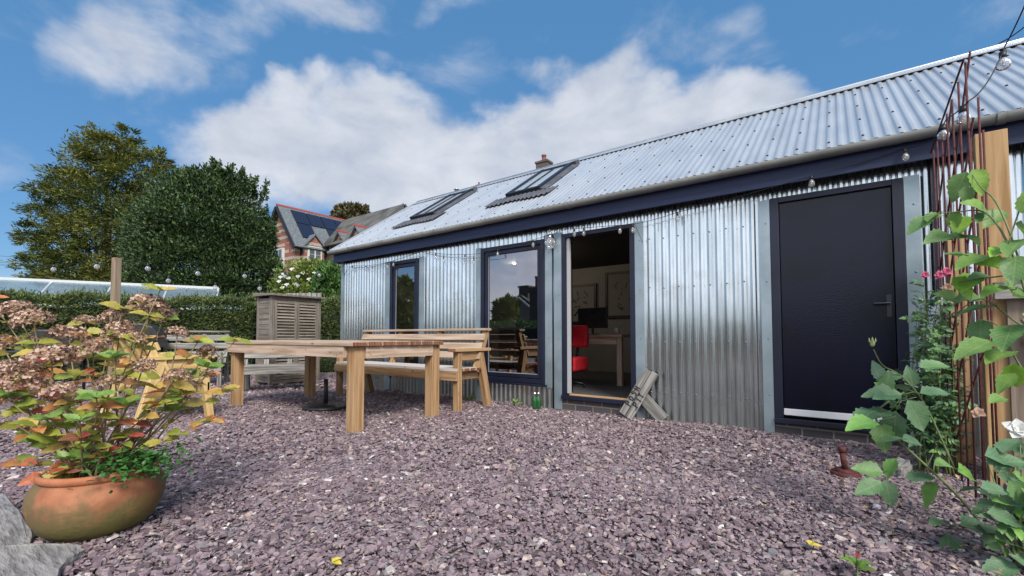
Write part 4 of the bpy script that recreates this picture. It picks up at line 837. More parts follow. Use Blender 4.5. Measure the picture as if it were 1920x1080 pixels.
# lantern
t = thing('wall_lantern', 'clear glass lantern with wire loop hanging between window and doorway', 'lantern', (-2.86, 4.62, 2.0))
b = MB(); b.lathe([(.022, .10), (.05, .075), (.062, .03), (.062, .0), (.04, -.03), (.045, -.04)], n=18); b.build('glass_shade', BULBG, t)
b = MB(); b.lathe([(.001, .125), (.028, .12), (.028, .10)], n=16); b.tube([(-.03, 0, .11), (-.034, 0, .16), (0, 0, .20), (.034, 0, .16), (.03, 0, .11)], .003, 6)
for k in range(6): a = k*math.pi/3; b.tube([(.024*math.cos(a), .024*math.sin(a), .11), (.066*math.cos(a), .066*math.sin(a), .03), (.066*math.cos(a), .066*math.sin(a), .0), (.045*math.cos(a), .045*math.sin(a), -.04)], .0018, 5)
b.build('wire_cage', CHROME, t)
for k, (x0, x1, s) in enumerate(((0, -60, 470), (0, -60, 482))):
    a = PD(-60, s+4, 60); c = PD(150, s+14, 70); t = thing('overhead_cable', ['thin overhead cable far left in the sky, upper', 'thin overhead cable far left in the sky, lower'][k], 'cable', a); b = MB(); b.tube([q-a for q in sag(a, c, .3)], .02, 5); b.build('cable_run', WIRE, t)

# ------------------------------------------------------------------ hydrangea in its pot
HYD = [(0, (.22, .30, .04)), (.20, (.34, .38, .05)), (.43, (.46, .44, .08)), (.55, (.56, .38, .10)), (.67, (.60, .24, .08)), (.78, (.58, .08, .07)), (.83, (.28, .07, .06)), (.90, (.30, .34, .06)), (1, (.15, .28, .04))]
HLEAF = material('hydrangea_leaf', veins=.35, c1=(.75, .75, .75), c2=(1.2, 1.15, 1.1), rough=.5, scale=28, island=HYD, transl=.28, bump=.3, bscale=70)
HGREEN = material('young_leaf', veins=.3, c1=(.12, .24, .03), c2=(.24, .38, .08), rough=.45, scale=30, transl=.3, bump=.25, bscale=80)
HERB = material('herb_leaf', (.03, .12, .02), (.07, .2, .04), rough=.5, scale=40, transl=.2)
HFLOW = material('dry_petals', (.8, .8, .8), (1.15, 1.1, 1.1), rough=.8, scale=50, island=[(0, (.09, .045, .035)), (.25, (.26, .14, .10)), (.5, (.42, .26, .17)), (.78, (.60, .44, .31)), (.93, (.72, .58, .45)), (1, (.66, .38, .38))], transl=.2)
STEM = material('hydrangea_stem', (.16, .12, .06), (.30, .24, .12), rough=.8, scale=30)
PCX, PCY = -2.745, .53
hyd = thing('potted_hydrangea', 'autumn coloured hydrangea with dried flower heads in a round terracotta pot', 'potted plant', (PCX, PCY, 0))
TERRA = material('terracotta', (.27, .095, .045), (.42, .18, .09), rough=.85, scale=9, detail=10, bump=.5, bscale=60, bdist=.005, spots=(7, .44, (.14, .105, .045), .9))
def terra_moss():
    t = TERRA.node_tree; nn = t.nodes; b = nn['Principled BSDF']; l = b.inputs['Base Color'].links[0].from_socket
    tcn = nn.new('ShaderNodeTexCoord'); s = nn.new('ShaderNodeSeparateXYZ'); t.links.new(tcn.outputs['Object'], s.inputs[0])
    nz = nn.new('ShaderNodeTexNoise'); nz.inputs['Scale'].default_value = 6; nz.inputs['Detail'].default_value = 7; t.links.new(tcn.outputs['Object'], nz.inputs['Vector'])
    a = nn.new('ShaderNodeMath'); a.operation = 'MULTIPLY_ADD'; t.links.new(nz.outputs[0], a.inputs[0]); a.inputs[1].default_value = .28; t.links.new(s.outputs[2], a.inputs[2])
    mr_ = nn.new('ShaderNodeMapRange'); t.links.new(a.outputs[0], mr_.inputs[0]); mr_.inputs[1].default_value = .31; mr_.inputs[2].default_value = .20; mr_.inputs[3].default_value = 0; mr_.inputs[4].default_value = .9
    mm = nn.new('ShaderNodeMix'); mm.data_type = 'RGBA'; t.links.new(mr_.outputs[0], mm.inputs[0]); t.links.new(l, mm.inputs[6]); mm.inputs[7].default_value = (.13, .125, .03, 1); t.links.new(mm.outputs[2], b.inputs['Base Color'])
terra_moss()
b = MB(); b.lathe([(.001, 0), (.12, .0), (.155, .012), (.20, .05), (.226, .10), (.238, .145), (.240, .18), (.232, .215), (.217, .24), (.202, .254), (.195, .262)], n=56, wob=.006); pot = b.build('pot', TERRA, hyd)
b = MB(); b.lathe([(.197, .255), (.209, .262), (.213, .276), (.209, .288), (.200, .292), (.190, .285), (.186, .20)], n=56); b.build('rim', material('terracotta_rim', (.36, .12, .05), (.48, .2, .1), rough=.75, scale=9, bump=.3, bscale=40), pot)
b = MB(); b.lathe([(.001, .245), (.188, .235)], n=24); b.build('soil', material('soil', (.03, .022, .015), (.06, .045, .03), rough=1, scale=40, bump=1, bscale=60), hyd)
heads = [(28, 578, 30, 2.15), (62, 596, 34, 2.1), (130, 625, 32, 2.2), (96, 668, 44, 1.95), (50, 705, 42, 1.9), (176, 652, 36, 2.05), (213, 590, 24, 2.3), (224, 617, 30, 2.2), (250, 632, 26, 2.15),
         (280, 572, 38, 2.25), (118, 738, 34, 1.85), (203, 715, 26, 1.95), (270, 684, 22, 2.0), (389, 658, 20, 2.35), (333, 704, 26, 2.05), (389, 700, 16, 2.3), (356, 722, 20, 2.15), (333, 622, 22, 2.3),
         (5, 690, 30, 1.9), (0, 640, 26, 2.1), (60, 640, 22, 2.3), (30, 745, 26, 1.9), (85, 888, 16, 1.95), (310, 590, 22, 2.3), (160, 600, 20, 2.4)]
org = Vector((PCX, PCY, 0))
def head_mesh(seed):
    r2 = np.random.default_rng(seed); n = 75; ga = np.arange(n)*2.39996; zc = 1-np.arange(n)/n*1.15; rr = np.sqrt(np.clip(1-zc*zc, 0, 1))
    d = np.stack([rr*np.cos(ga), rr*np.sin(ga), zc*.85], -1); P_ = d*(r2.uniform(.8, 1.05, (n, 1)))
    V = []; F = []; c = 0
    for i in range(n):
        nn_ = d[i]+r2.normal(0, .35, 3); nn_ /= np.linalg.norm(nn_); a = np.cross(nn_, r2.normal(size=3)); a /= np.linalg.norm(a); bb = np.cross(nn_, a)
        for k in range(4):
            t_ = k*math.pi/2+r2.uniform(-.2, .2); u_ = a*math.cos(t_)+bb*math.sin(t_); w_ = np.cross(nn_, u_); s = r2.uniform(.15, .27)
            V += [P_[i], P_[i]+u_*s*.6+w_*s*.42+nn_*s*.2, P_[i]+u_*s*1.0+nn_*s*r2.uniform(-.1, .35), P_[i]+u_*s*.6-w_*s*.42+nn_*s*.2]; F.append((c, c+1, c+2, c+3)); c += 4
    me = fast_mesh('flower_head', np.array(V), np.array(F), HFLOW, hyd); return me
protos = [head_mesh(s) for s in (1, 2, 3)]
stem_mb = MB(); LP = []; LD = []; LN = []; LS = []; GP = []; GD = []; GN = []; GS = []
for i, (px, py, rp_, dp) in enumerate(heads):
    tip = PD(px, py, dp)-org; rad = rp_*dp/FPX*.88
    if i < 3: o = protos[i]
    else: o = protos[i % 3].copy(); COL.objects.link(o)
    o.parent = hyd; o.location = tip-Vector((0, 0, rad*.2)); o.scale = (rad, rad, rad*.85); o.rotation_euler = (rnd.uniform(-.5, .5), rnd.uniform(-.5, .5), rnd.uniform(0, 6))
    base = Vector((rnd.uniform(-.10, .10), rnd.uniform(-.10, .10), .235)); mid = base.lerp(tip, .5)+Vector(((tip.x-base.x)*.12, (tip.y-base.y)*.12, -abs(tip.z-base.z)*.02))+Vector((rnd.uniform(-.05, .05), rnd.uniform(-.05, .05), 0))
    pts = [base*(1-s)**2+mid*2*s*(1-s)+tip*s*s for s in [k/8 for k in range(9)]]
    stem_mb.tube(pts, [.0055-.003*k/8 for k in range(9)], 6)
    for s in (.35, .5, .62, .74, .84, .92, .985):
        if (s < .6 and rnd.random() < .6) or rnd.random() < .25: continue
        q = pts[int(s*8)].lerp(pts[min(8, int(s*8)+1)], s*8-int(s*8)); ax = (pts[8]-pts[4]).normalized(); a0 = rnd.uniform(0, 6.28)
        for k in range(2):
            a = a0+k*3.14; d_ = Vector((math.cos(a), math.sin(a), rnd.uniform(-.4, .4)));
            LP.append(q+org); LD.append(d_); LN.append(Vector((rnd.gauss(.75, .45), rnd.gauss(-.2, .45), 1))); LS.append(rnd.uniform(.05, .10)*(1 if s > .6 else .85))
# long side stems reaching to the right with leaves
for (px, py, dp) in ((440, 640, 2.4), (418, 735, 2.2), (395, 790, 2.1), (372, 640, 2.3), (300, 545, 2.2), (230, 580, 2.3), (190, 760, 1.9), (130, 880, 1.95), (40, 870, 2.0), (20, 800, 2.0), (-30, 760, 1.9), (240, 820, 2.0), (70, 800, 1.85), (150, 820, 1.85), (300, 760, 2.05), (-20, 560, 2.2), (-40, 660, 2.1)):
    tip = PD(px, py, dp)-org; base = Vector((rnd.uniform(-.1, .1), rnd.uniform(-.1, .1), .235)); mid = base.lerp(tip, .5)+Vector((0, 0, .04 if tip.z > .3 else .10))
    pts = [base*(1-s)**2+mid*2*s*(1-s)+tip*s*s for s in [k/8 for k in range(9)]]; stem_mb.tube(pts, [.005-.0028*k/8 for k in range(9)], 6)
    for s in (.55, .7, .85, 1.0):
        q = pts[8].lerp(pts[4], (1-s)*2); a0 = rnd.uniform(0, 6.28)
        for k in range(2 if s < 1 else 5):
            a = a0+k*(math.pi if s < 1 else 1.256); d_ = Vector((math.cos(a), math.sin(a), rnd.uniform(-.1, .5)))
            LP.append(q+org); LD.append(d_); LN.append(Vector((rnd.gauss(.75, .4), rnd.gauss(-.2, .4), 1))); LS.append(rnd.uniform(.06, .10))
# fresh green rosettes
for (px, py, dp) in ((215, 670, 1.9), (95, 785, 1.85), (130, 860, 1.9), (240, 760, 1.95), (330, 770, 2.1), (60, 830, 1.95), (390, 690, 2.2), (180, 745, 1.85), (10, 745, 1.85), (150, 790, 1.8)):
    q = PD(px, py, dp)
    tip = q-org; base = Vector((rnd.uniform(-.08, .08), rnd.uniform(-.08, .08), .235)); mid = base.lerp(tip, .5)+Vector((0, 0, -.02)); pts = [base*(1-s)**2+mid*2*s*(1-s)+tip*s*s for s in [k/6 for k in range(7)]]; stem_mb.tube(pts, [.0045-.002*k/6 for k in range(7)], 6)
    a0 = rnd.uniform(0, 6)
    for k in range(6):
        a = a0+k*1.05; GP.append(q); GD.append(Vector((math.cos(a), math.sin(a), rnd.uniform(.1, 1.0)))); GN.append(Vector((rnd.gauss(.6, .3), rnd.gauss(-.2, .3), 1))); GS.append(rnd.uniform(.05, .085))
stem_mb.build('stems', STEM, hyd)
def rel(P_, o_): return [tuple(Vector(p)-o_) for p in P_]
leaf_mesh('autumn_leaves', rel(LP, org), LD, LN, LS, 'broad', HLEAF, hyd, smooth=True); leaf_mesh('green_leaves', rel(GP, org), GD, GN, GS, 'broad', HGREEN, hyd, smooth=True)
n = 420; hp = np.array([PZ(265, 880, .30)[:]])-np.array([org[:]]); hp = hp+rng.normal(0, 1, (n, 3))*np.array([.075, .085, .03])+np.array([[-.05, 0, .03]])
leaf_mesh('herb_leaves', hp, rand_dirs(n)*np.array([1, 1, .4]), np.array([[0, 0, 1]])+rng.normal(0, .4, (n, 3)), rng.uniform(.018, .036, n), 'round', HERB, hyd)

# ------------------------------------------------------------------ roses at right
RLEAF = material('rose_leaf', veins=.28, spots=(22, .66, (.22, .17, .05), .7), c1=(.085, .18, .075), c2=(.15, .27, .14), rough=.5, scale=14, island=[(0, (.7, .8, .85)), (.5, (1, 1, 1)), (.8, (1.25, 1.3, .8)), (1, (1.6, 1.9, .55))], transl=.22, bump=.25, bscale=60)
RLEAFB = material('rose_leaf_small', (.07, .15, .065), (.13, .24, .12), rough=.5, scale=14, island=[(0, (.6, .7, .8)), (.5, (1, 1, 1)), (1, (1.4, 1.5, .7))], transl=.15)
RSTEM = material('rose_stem', (.10, .16, .05), (.18, .20, .08), rough=.6, scale=20)
camv = Vector((0, 0, HCAM))
class Rose:
    def __init__(s, name, label, o): s.t = thing(name, label, 'plant', o); s.o = Vector(o); s.st = MB(); s.P = []; s.D = []; s.N = []; s.S = []
    def stem(s, pts, r0, r1): 
        n = len(pts); q = []
        for i in range(n-1):
            for k in range(4):
                t_ = k/4; p0 = pts[max(i-1, 0)]; p1 = pts[i]; p2 = pts[i+1]; p3 = pts[min(i+2, n-1)]
                q.append(.5*((2*p1)+(p2-p0)*t_+(2*p0-5*p1+4*p2-p3)*t_*t_+(3*p1-p0-3*p2+p3)*t_**3))
        q.append(pts[-1]); m = len(q); s.st.tube([v-s.o for v in q], [r0+(r1-r0)*i/(m-1) for i in range(m)], 6); return q
    def leaf(s, p, d, sz, nrm=None):
        """compound leaf: three to five leaflets on a stalk"""
        d = Vector(d).normalized(); nr = Vector(nrm) if nrm else ((camv-p).normalized()*.7+Vector((rnd.gauss(0, .35), rnd.gauss(0, .35), .55)))
        sd = d.cross(nr).normalized(); L_ = sz*1.5; e = p+d*L_
        s.st.tube([p-s.o, e-s.o], .0014, 5)
        def add(q, dd, z): s.P.append(q-s.o); s.D.append(dd); s.N.append(nr+Vector((rnd.gauss(0, .25), rnd.gauss(0, .25), rnd.gauss(0, .25)))); s.S.append(z)
        add(e, d+Vector((rnd.gauss(0, .1), rnd.gauss(0, .1), -.12)), sz*1.1)
        for t_ in ((.80, .40) if sz > .02 else (.7,)):
            for sg in (-1, 1): add(p+d*L_*t_, (d*.35+sd*sg)+Vector((0, 0, -.1)), sz*rnd.uniform(.8, 1.0))
    def single(s, px, py, dp, sz, angdeg, stalk=None):
        p = PD(px, py, dp); a = R(angdeg); d = Vector(_r)*math.cos(a)+Vector(_u)*math.sin(a)+Vector(_fw)*rnd.uniform(-.4, .3)
        s.P.append(p-s.o); s.D.append(d); s.N.append((camv-p).normalized()*.75+Vector((rnd.gauss(0, .25), rnd.gauss(0, .25), .75))); s.S.append(sz*.80*dp/FPX)
        if stalk is not None: s.st.tube([p-s.o, Vector(stalk)-s.o], .0013, 5)
    def done(s, m=None, kind='round', Wd=.86):
        s.st.build('stems', RSTEM, s.t); leaf_mesh('leaves', s.P, s.D, s.N, s.S, kind, m or RLEAF, s.t, W=Wd, smooth=True)
def petals(parent, c, r, m, name, n=14, axis=None):
    """open flower turned to the light; c and axis in the parent's space"""
    c = Vector(c); ax = Vector(axis).normalized() if axis else ((camv-(c+Vector(parent.location))).normalized()+Vector((rnd.uniform(-.3, .3), rnd.uniform(-.3, .3), .5))).normalized()
    e1 = ax.cross(Vector((.3, .2, 1))).normalized(); e2 = ax.cross(e1); P_ = []; D_ = []; N_ = []; S_ = []
    for i in range(n):
        a = i*2.4; up = .2+1.5*(1-i/n)**1.3; rad = e1*math.cos(a)+e2*math.sin(a); P_.append(c); D_.append(rad+ax*up); N_.append(ax*1.4-rad); S_.append(r*(.5+.5*i/n))
    return leaf_mesh(name, P_, D_, N_, S_, 'round', m, parent, W=1.3, smooth=True)
PINK = material('pink_petal', (.62, .10, .22), (.75, .22, .32), rough=.6, scale=40, transl=.3); WHT = material('white_petal', (.78, .78, .74), rough=.6, transl=.3); BUFF = material('faded_petal', (.50, .30, .20), (.6, .42, .32), rough=.8, scale=40, transl=.3); BUD = material('bud_green', (.35, .42, .16), (.5, .5, .25), rough=.6, scale=40)

# the big arching stem from the lower right to the bud
A = Rose('rose_cane', 'long arching rose cane with large leaves and one bud before the door', PD(1905, 1085, 1.9))
q = A.stem([PD(1905, 1085, 1.9), PD(1810, 945, 1.95), PD(1700, 840, 2.05), PD(1640, 780, 2.15), PD(1560+135, 735, 2.15)], .006, .0045)
q1 = A.stem([PD(1790, 880, 2.1), PD(1735, 760, 2.15), PD(1690, 705, 2.15), PD(1655, 685, 2.15), PD(1638, 655, 2.15)], .0045, .0022)
b = MB(); pb = PD(1636, 644, 2.15)-A.o; b.ball(pb, .014, 10, 0, (.75, .75, 1.15)); b.tube([pb+Vector((0, 0, .012)), pb+Vector((0, 0, .032))], [.007, .0005], 6)
for k in range(4): a = k*1.57; b.tube([pb+Vector((0, 0, -.004)), pb+Vector((.012*math.cos(a), .012*math.sin(a), .012)), pb+Vector((.012*math.cos(a), .012*math.sin(a), .028))], [.004, .004, .0005], 5)
b.build('bud', BUD, A.t)
def s2(px, py, dp, L_, an, sx=None, sy=None): A.single(px, py, dp, L_, an, PD(sx, sy, dp) if sx else None)
for args in ((1640, 770, 2.1, 72, 205, 1670, 770), (1650, 790, 2.1, 70, 268, 1670, 770), (1668, 772, 2.1, 66, 190, 1690, 745), (1680, 770, 2.05, 80, 275, 1690, 750), (1680, 755, 2.1, 74, 165, 1715, 745), (1700, 750, 2.1, 85, 300, 1700, 742), (1690, 740, 2.1, 80, 182, 1712, 735),
             (1640, 790, 2.0, 78, 190, 1680, 780), (1725, 690, 2.15, 64, 8, 1712, 700), (1725, 738, 2.1, 60, 5, 1700, 730), (1690, 705, 2.15, 52, 190, 1705, 708), (1700, 735, 2.15, 48, 150), (1712, 725, 2.15, 50, 100), (1650, 715, 2.15, 50, 95, 1660, 740), (1655, 735, 2.15, 52, 80, 1660, 745),
             (1665, 745, 2.15, 46, 130), (1660, 830, 2.0, 60, 10, 1690, 825), (1690, 825, 2.05, 54, 350), (1655, 885, 2.05, 62, 175, 1720, 870), (1652, 905, 2.02, 64, 205, 1668, 895), (1660, 900, 2.02, 60, 275, 1668, 895), (1680, 860, 2.05, 52, 240, 1690, 850), (1760, 905, 2.0, 70, 250, 1775, 880), (1700, 900, 2.05, 58, 15),
             (1790, 880, 2.0, 74, 160), (1795, 885, 2.0, 80, 340), (1780, 985, 1.85, 70, 165, 1850, 985), (1775, 1000, 1.85, 75, 270, 1800, 985), (1800, 985, 1.85, 90, 350), (1845, 990, 1.85, 75, 300), (1850, 1000, 1.8, 85, 355, 1880, 1000)):
    s2(*args)
A.done()
# leaves at right edge, near
B = Rose('rose_shrub', 'dense dark green rose leaves at the lower right edge', PD(1960, 1100, 1.7))
for i in range(7):
    top = PD(1850+i*14, 860+rnd.uniform(-10, 100), 1.6+rnd.uniform(-.1, .3)); q = B.stem([PD(1935+rnd.uniform(-20, 30), 1110, 1.7), PD(1910+rnd.uniform(-20, 20), 1000, 1.65), top], .005, .002)
    for k in range(3, len(q), 1):
        if rnd.random() < .75: B.leaf(q[k], (Vector(_r)*rnd.choice((-1, 1))+Vector(_u)*rnd.uniform(-.3, .7)+Vector(_fw)*rnd.uniform(-.3, .3)), rnd.uniform(.045, .065))
for (px, py, L_, an) in ((1845, 855, 95, 345), (1850, 870, 80, 10), (1880, 850, 70, 30), (1838, 915, 60, 355), (1860, 940, 66, 350), (1850, 960, 70, 340), (1865, 1010, 74, 345), (1890, 900, 70, 300), (1890, 1040, 80, 350), (1905, 1060, 80, 200), (1900, 950, 80, 20)):
    B.single(px, py, 1.65, L_, an)
pf = PD(1912, 808, 1.9)-B.o; B.st.tube([pf, PD(1915, 900, 1.8)-B.o], .002, 5); B.done(); petals(B.t, pf, .06, WHT, 'white_flower')
# climbing branch at upper right
Cc = Rose('climbing_rose', 'climbing rose branches with bright leaves over the timber post', PD(1950, 700, 1.6))
br = [[PD(1950, 640, 1.6), PD(1905, 470, 1.7), PD(1868, 380, 1.8), PD(1838, 350, 1.9), PD(1822, 325, 1.95)], [PD(1950, 640, 1.6), PD(1900, 480, 1.65), PD(1850, 400, 1.8), PD(1790, 398, 1.95), PD(1735, 402, 2.0)],
      [PD(1960, 560, 1.6), PD(1905, 520, 1.65), PD(1860, 520, 1.75), PD(1790, 530, 1.85)], [PD(1960, 640, 1.6), PD(1900, 600, 1.7), PD(1840, 560, 1.8), PD(1790, 590, 1.9)], [PD(1960, 740, 1.6), PD(1915, 690, 1.65), PD(1870, 610, 1.7), PD(1830, 600, 1.75)], [PD(1960, 400, 1.6), PD(1920, 380, 1.65), PD(1890, 460, 1.65)]]
for q in br: Cc.stem(q, .0045, .0016)
for a_ in ((1812, 322, 2.0, 70, 255), (1822, 318, 1.95, 66, 290), (1808, 350, 1.95, 44, 285), (1768, 405, 2.0, 46, 185), (1745, 408, 2.0, 62, 215), (1765, 400, 2.0, 58, 200), (1795, 395, 1.95, 50, 265), (1808, 405, 1.95, 58, 240), (1850, 398, 1.85, 70, 160), (1858, 402, 1.85, 60, 200), (1880, 395, 1.8, 60, 220), (1780, 440, 1.95, 70, 195), (1800, 440, 1.9, 60, 340), (1815, 445, 1.9, 50, 180),
            (1850, 480, 1.75, 80, 200), (1890, 470, 1.7, 70, 190), (1830, 490, 1.8, 70, 160), (1905, 480, 1.65, 84, 240), (1900, 390, 1.65, 80, 340), (1900, 420, 1.65, 90, 320), (1915, 450, 1.65, 80, 210), (1785, 520, 1.85, 62, 300), (1830, 515, 1.85, 70, 215), (1860, 520, 1.8, 60, 180), (1905, 540, 1.7, 90, 190), (1900, 500, 1.7, 70, 170), (1800, 565, 1.9, 60, 160), (1840, 560, 1.85, 60, 180),
            (1870, 575, 1.75, 76, 190), (1860, 640, 1.65, 90, 205), (1840, 600, 1.8, 70, 250), (1900, 610, 1.65, 90, 220), (1895, 660, 1.65, 80, 195), (1900, 680, 1.6, 66, 290), (1915, 590, 1.6, 90, 340), (1905, 700, 1.6, 60, 230), (1880, 745, 1.8, 46, 190), (1915, 400, 1.6, 60, 90), (1905, 560, 1.65, 76, 20), (1880, 530, 1.7, 60, 330)):
    Cc.single(*a_)
Cc.done(material('climbing_leaf', veins=.3, spots=(20, .66, (.30, .24, .06), .7), c1=(.12, .24, .05), c2=(.22, .36, .10), rough=.5, scale=14, island=[(0, (.6, .75, .9)), (.4, (1, 1, 1)), (.8, (1.3, 1.35, .8)), (1, (1.7, 1.8, .55))], transl=.3, bump=.25, bscale=60))
# pink roses bush near trellis
D_ = Rose('rose_bush', 'small leaved rose bush growing at the foot of the rusty trellis', (.47, 4.0, 0))
for i in range(44):
    base = Vector((.47+rnd.uniform(-.1, .1), 4.0+rnd.uniform(-.12, .12), 0)); z = rnd.uniform(.35, 1.22); wd_ = .21 if z < .75 else .10
    tip = Vector((.48+rnd.uniform(-wd_, wd_*.8), 4.05+rnd.uniform(-.25, .30), z)); q = D_.stem([base, base.lerp(tip, .5)+Vector((rnd.uniform(-.06, .06), 0, .08)), tip], .004, .0015)
    for k in range(2, len(q)):
        for j in range(2): D_.leaf(q[k], (rnd.uniform(-1, 1), rnd.uniform(-1, 1), rnd.uniform(-.2, .6)), rnd.uniform(.024, .040), (rnd.gauss(0, .5), rnd.gauss(-.4, .5), 1))
D_.done(RLEAFB, 'round')
for (px, py, m_) in ((1735, 516, PINK), (1762, 516, PINK), (1775, 510, PINK), (1777, 540, BUFF), (1792, 560, BUFF), (1835, 775, BUFF)):
    c = PX(px, py, .5)-Vector((.47, 4.0, 0)); petals(D_.t, c, .035, m_, 'rose_flower', 12)
# seedling and weeds
S1 = Rose('seedling', 'tiny green seedling with red tip in the slate at the bottom edge', PZ(1608, 1085)); S1.stem([PZ(1608, 1090), PZ(1608, 1085)+Vector((0, 0, .05)), PZ(1608, 1085)+Vector((0, 0, .085))], .003, .002)
for a in range(6): S1.P.append(Vector((0, 0, .03+.006*a))); S1.D.append(Vector((math.cos(a*1.1), math.sin(a*1.1), .35))); S1.N.append(Vector((0, 0, 1))); S1.S.append(.06)
S1.done(HGREEN); petals(S1.t, (0, 0, .085), .015, material('red_tip', (.3, .05, .04), rough=.6), 'tip', 5)
for (x, y, nm, lb) in ((-4.9, 4.55, 'weed', 'small green weed by the wall beneath the long bench'), (-3.35, 4.6, 'weed', 'small green weed by the wall right of the bench leg'), (-4.15, 4.6, 'weed', 'small green weed at the wall behind the bench front')):
    S = Rose(nm, lb, (x, y, 0)); S.stem([Vector((x, y, 0)), Vector((x, y, .05))], .002, .001)
    for a in range(14): S.P.append(Vector((rnd.uniform(-.04, .04), rnd.uniform(-.03, .03), rnd.uniform(0, .04)))); S.D.append(Vector((math.cos(a*1.3), math.sin(a*1.3), rnd.uniform(.4, 1.6)))); S.N.append(Vector((0, -.5, 1))); S.S.append(rnd.uniform(.04, .09))
    S.done(HGREEN, 'diamond')
n = 260; lx = rng.uniform(-.25, .95, n); ly = rng.uniform(2.3, 4.5, n); kp = lx > -.3+.9*np.abs(ly-3.7)*.4; lx = lx[kp]; ly = ly[kp]; n = len(lx)
tag(leaf_mesh('leaf_litter', np.stack([lx, ly, rng.uniform(.012, .03, n)], -1), rand_dirs(n)*np.array([1, 1, .25]), np.array([[0, 0, 1]])+rng.normal(0, .4, (n, 3)), rng.uniform(.012, .040, n), 'diamond', material('dead_leaf', (.30, .19, .09), (.50, .36, .20), rough=.9, scale=30)), 'dry tan leaf litter under the roses and trellis', 'leaf litter', kind='stuff')
YEL = material('yellow_leaf', (.55, .42, .03), (.6, .5, .1), rough=.6, scale=30)
for i, (px, py, lb) in enumerate(((1518, 1022, 'fallen yellow leaf lying on the slate at lower right'), (622, 1055, 'fallen yellow leaf lying on the slate at the bottom centre'), (1070, 712, 'x'))):
    if i == 2: continue
    p = PZ(px, py, .03); o = leaf_mesh('fallen_leaf', [(0, 0, 0), (0, 0, .002)], [(1, .3, .1), (.2, 1, .15)], [(0, 0, 1), (0, .2, 1)], [.045, .04], 'round', YEL); o.location = p; tag(o, lb, 'leaf')

# ------------------------------------------------------------------ hedge
HEDGE = material('hedge_leaf', (.065, .095, .035), (.12, .16, .06), rough=.7, scale=2, island=[(0, (.5, .55, .5)), (.5, (1, 1, 1)), (.85, (1.6, 1.55, 1.1)), (1, (2.1, 2.0, 1.4))], transl=.1)
TWIG = material('twig_core', (.018, .022, .012), (.03, .035, .018), rough=1, scale=6)
def hedge(name, label, A_, B_, thick, h, n, size=(.05, .12), mat_=HEDGE):
    A_ = Vector(A_); B_ = Vector(B_); d = (B_-A_); Ln = d.length; d.normalize(); s = Vector((d.y, -d.x, 0)); t = thing(name, label, 'hedge', A_, math.atan2(d.y, d.x))
    b = MB(); m = 40
    o = 0
    for i in range(m+1):
        x = Ln*i/m
        for (yy, zz) in ((-thick*.42, 0), (-thick*.42, h*.84), (-thick*.2, h*.92), (thick*.2, h*.92), (thick*.42, h*.84), (thick*.42, 0)): b.v.append((x, yy+.03*math.sin(x*5+yy*9), zz+(.03*math.sin(x*3.1) if zz else 0)))
    for i in range(m):
        for k in range(5): b.face([i*6+k, i*6+k+1, (i+1)*6+k+1, (i+1)*6+k], None, 0, True)
    b.face([0, 1, 2, 3, 4, 5]); b.face([m*6+k for k in range(6)][::-1]); b.build('branches', TWIG, t)
    x = rng.uniform(0, Ln, n); u_ = rng.uniform(0, 1, n); side = u_ < .62
    y = np.where(side, -thick*.47, rng.uniform(-thick*.5, thick*.5, n)); z = np.where(side, rng.uniform(.02, h, n), h)
    bumpy = .06*np.sin(x*3.3+z*4)+.04*np.sin(x*7.1)+.03*np.sin(z*11+x*2)
    y = y+np.where(side, bumpy+rng.normal(0, .03, n), 0); z = z+np.where(side, 0, bumpy*.8+rng.normal(0, .03, n)+np.where(rng.random(n) < .05, rng.uniform(0, .14, n), 0))
    D = np.stack([rng.normal(.1, .7, n), np.where(side, -.7, -.15)+rng.normal(0, .4, n), np.where(side, .45, 1.0)+rng.normal(0, .4, n)], -1)
    leaf_mesh('foliage', np.stack([x, y, z], -1), D, rand_dirs(n), rng.uniform(size[0], size[1], n), 'diamond', mat_, t, W=.55)
a = PD(-120, 640, 8.2); a.z = 0; c = PD(475, 640, 10.6); c.z = 0
hedge('garden_hedge', 'clipped dark green hedge running behind the benches and cabinet', a, c, 1.0, 1.62, 52000)
a = PD(470, 640, 10.9); a.z = 0; c = PD(660, 640, 11.3); c.z = 0
hedge('shrub_hedge', 'short dark hedge between the cabinet and the shed corner', a, c, .9, 1.72, 16000)
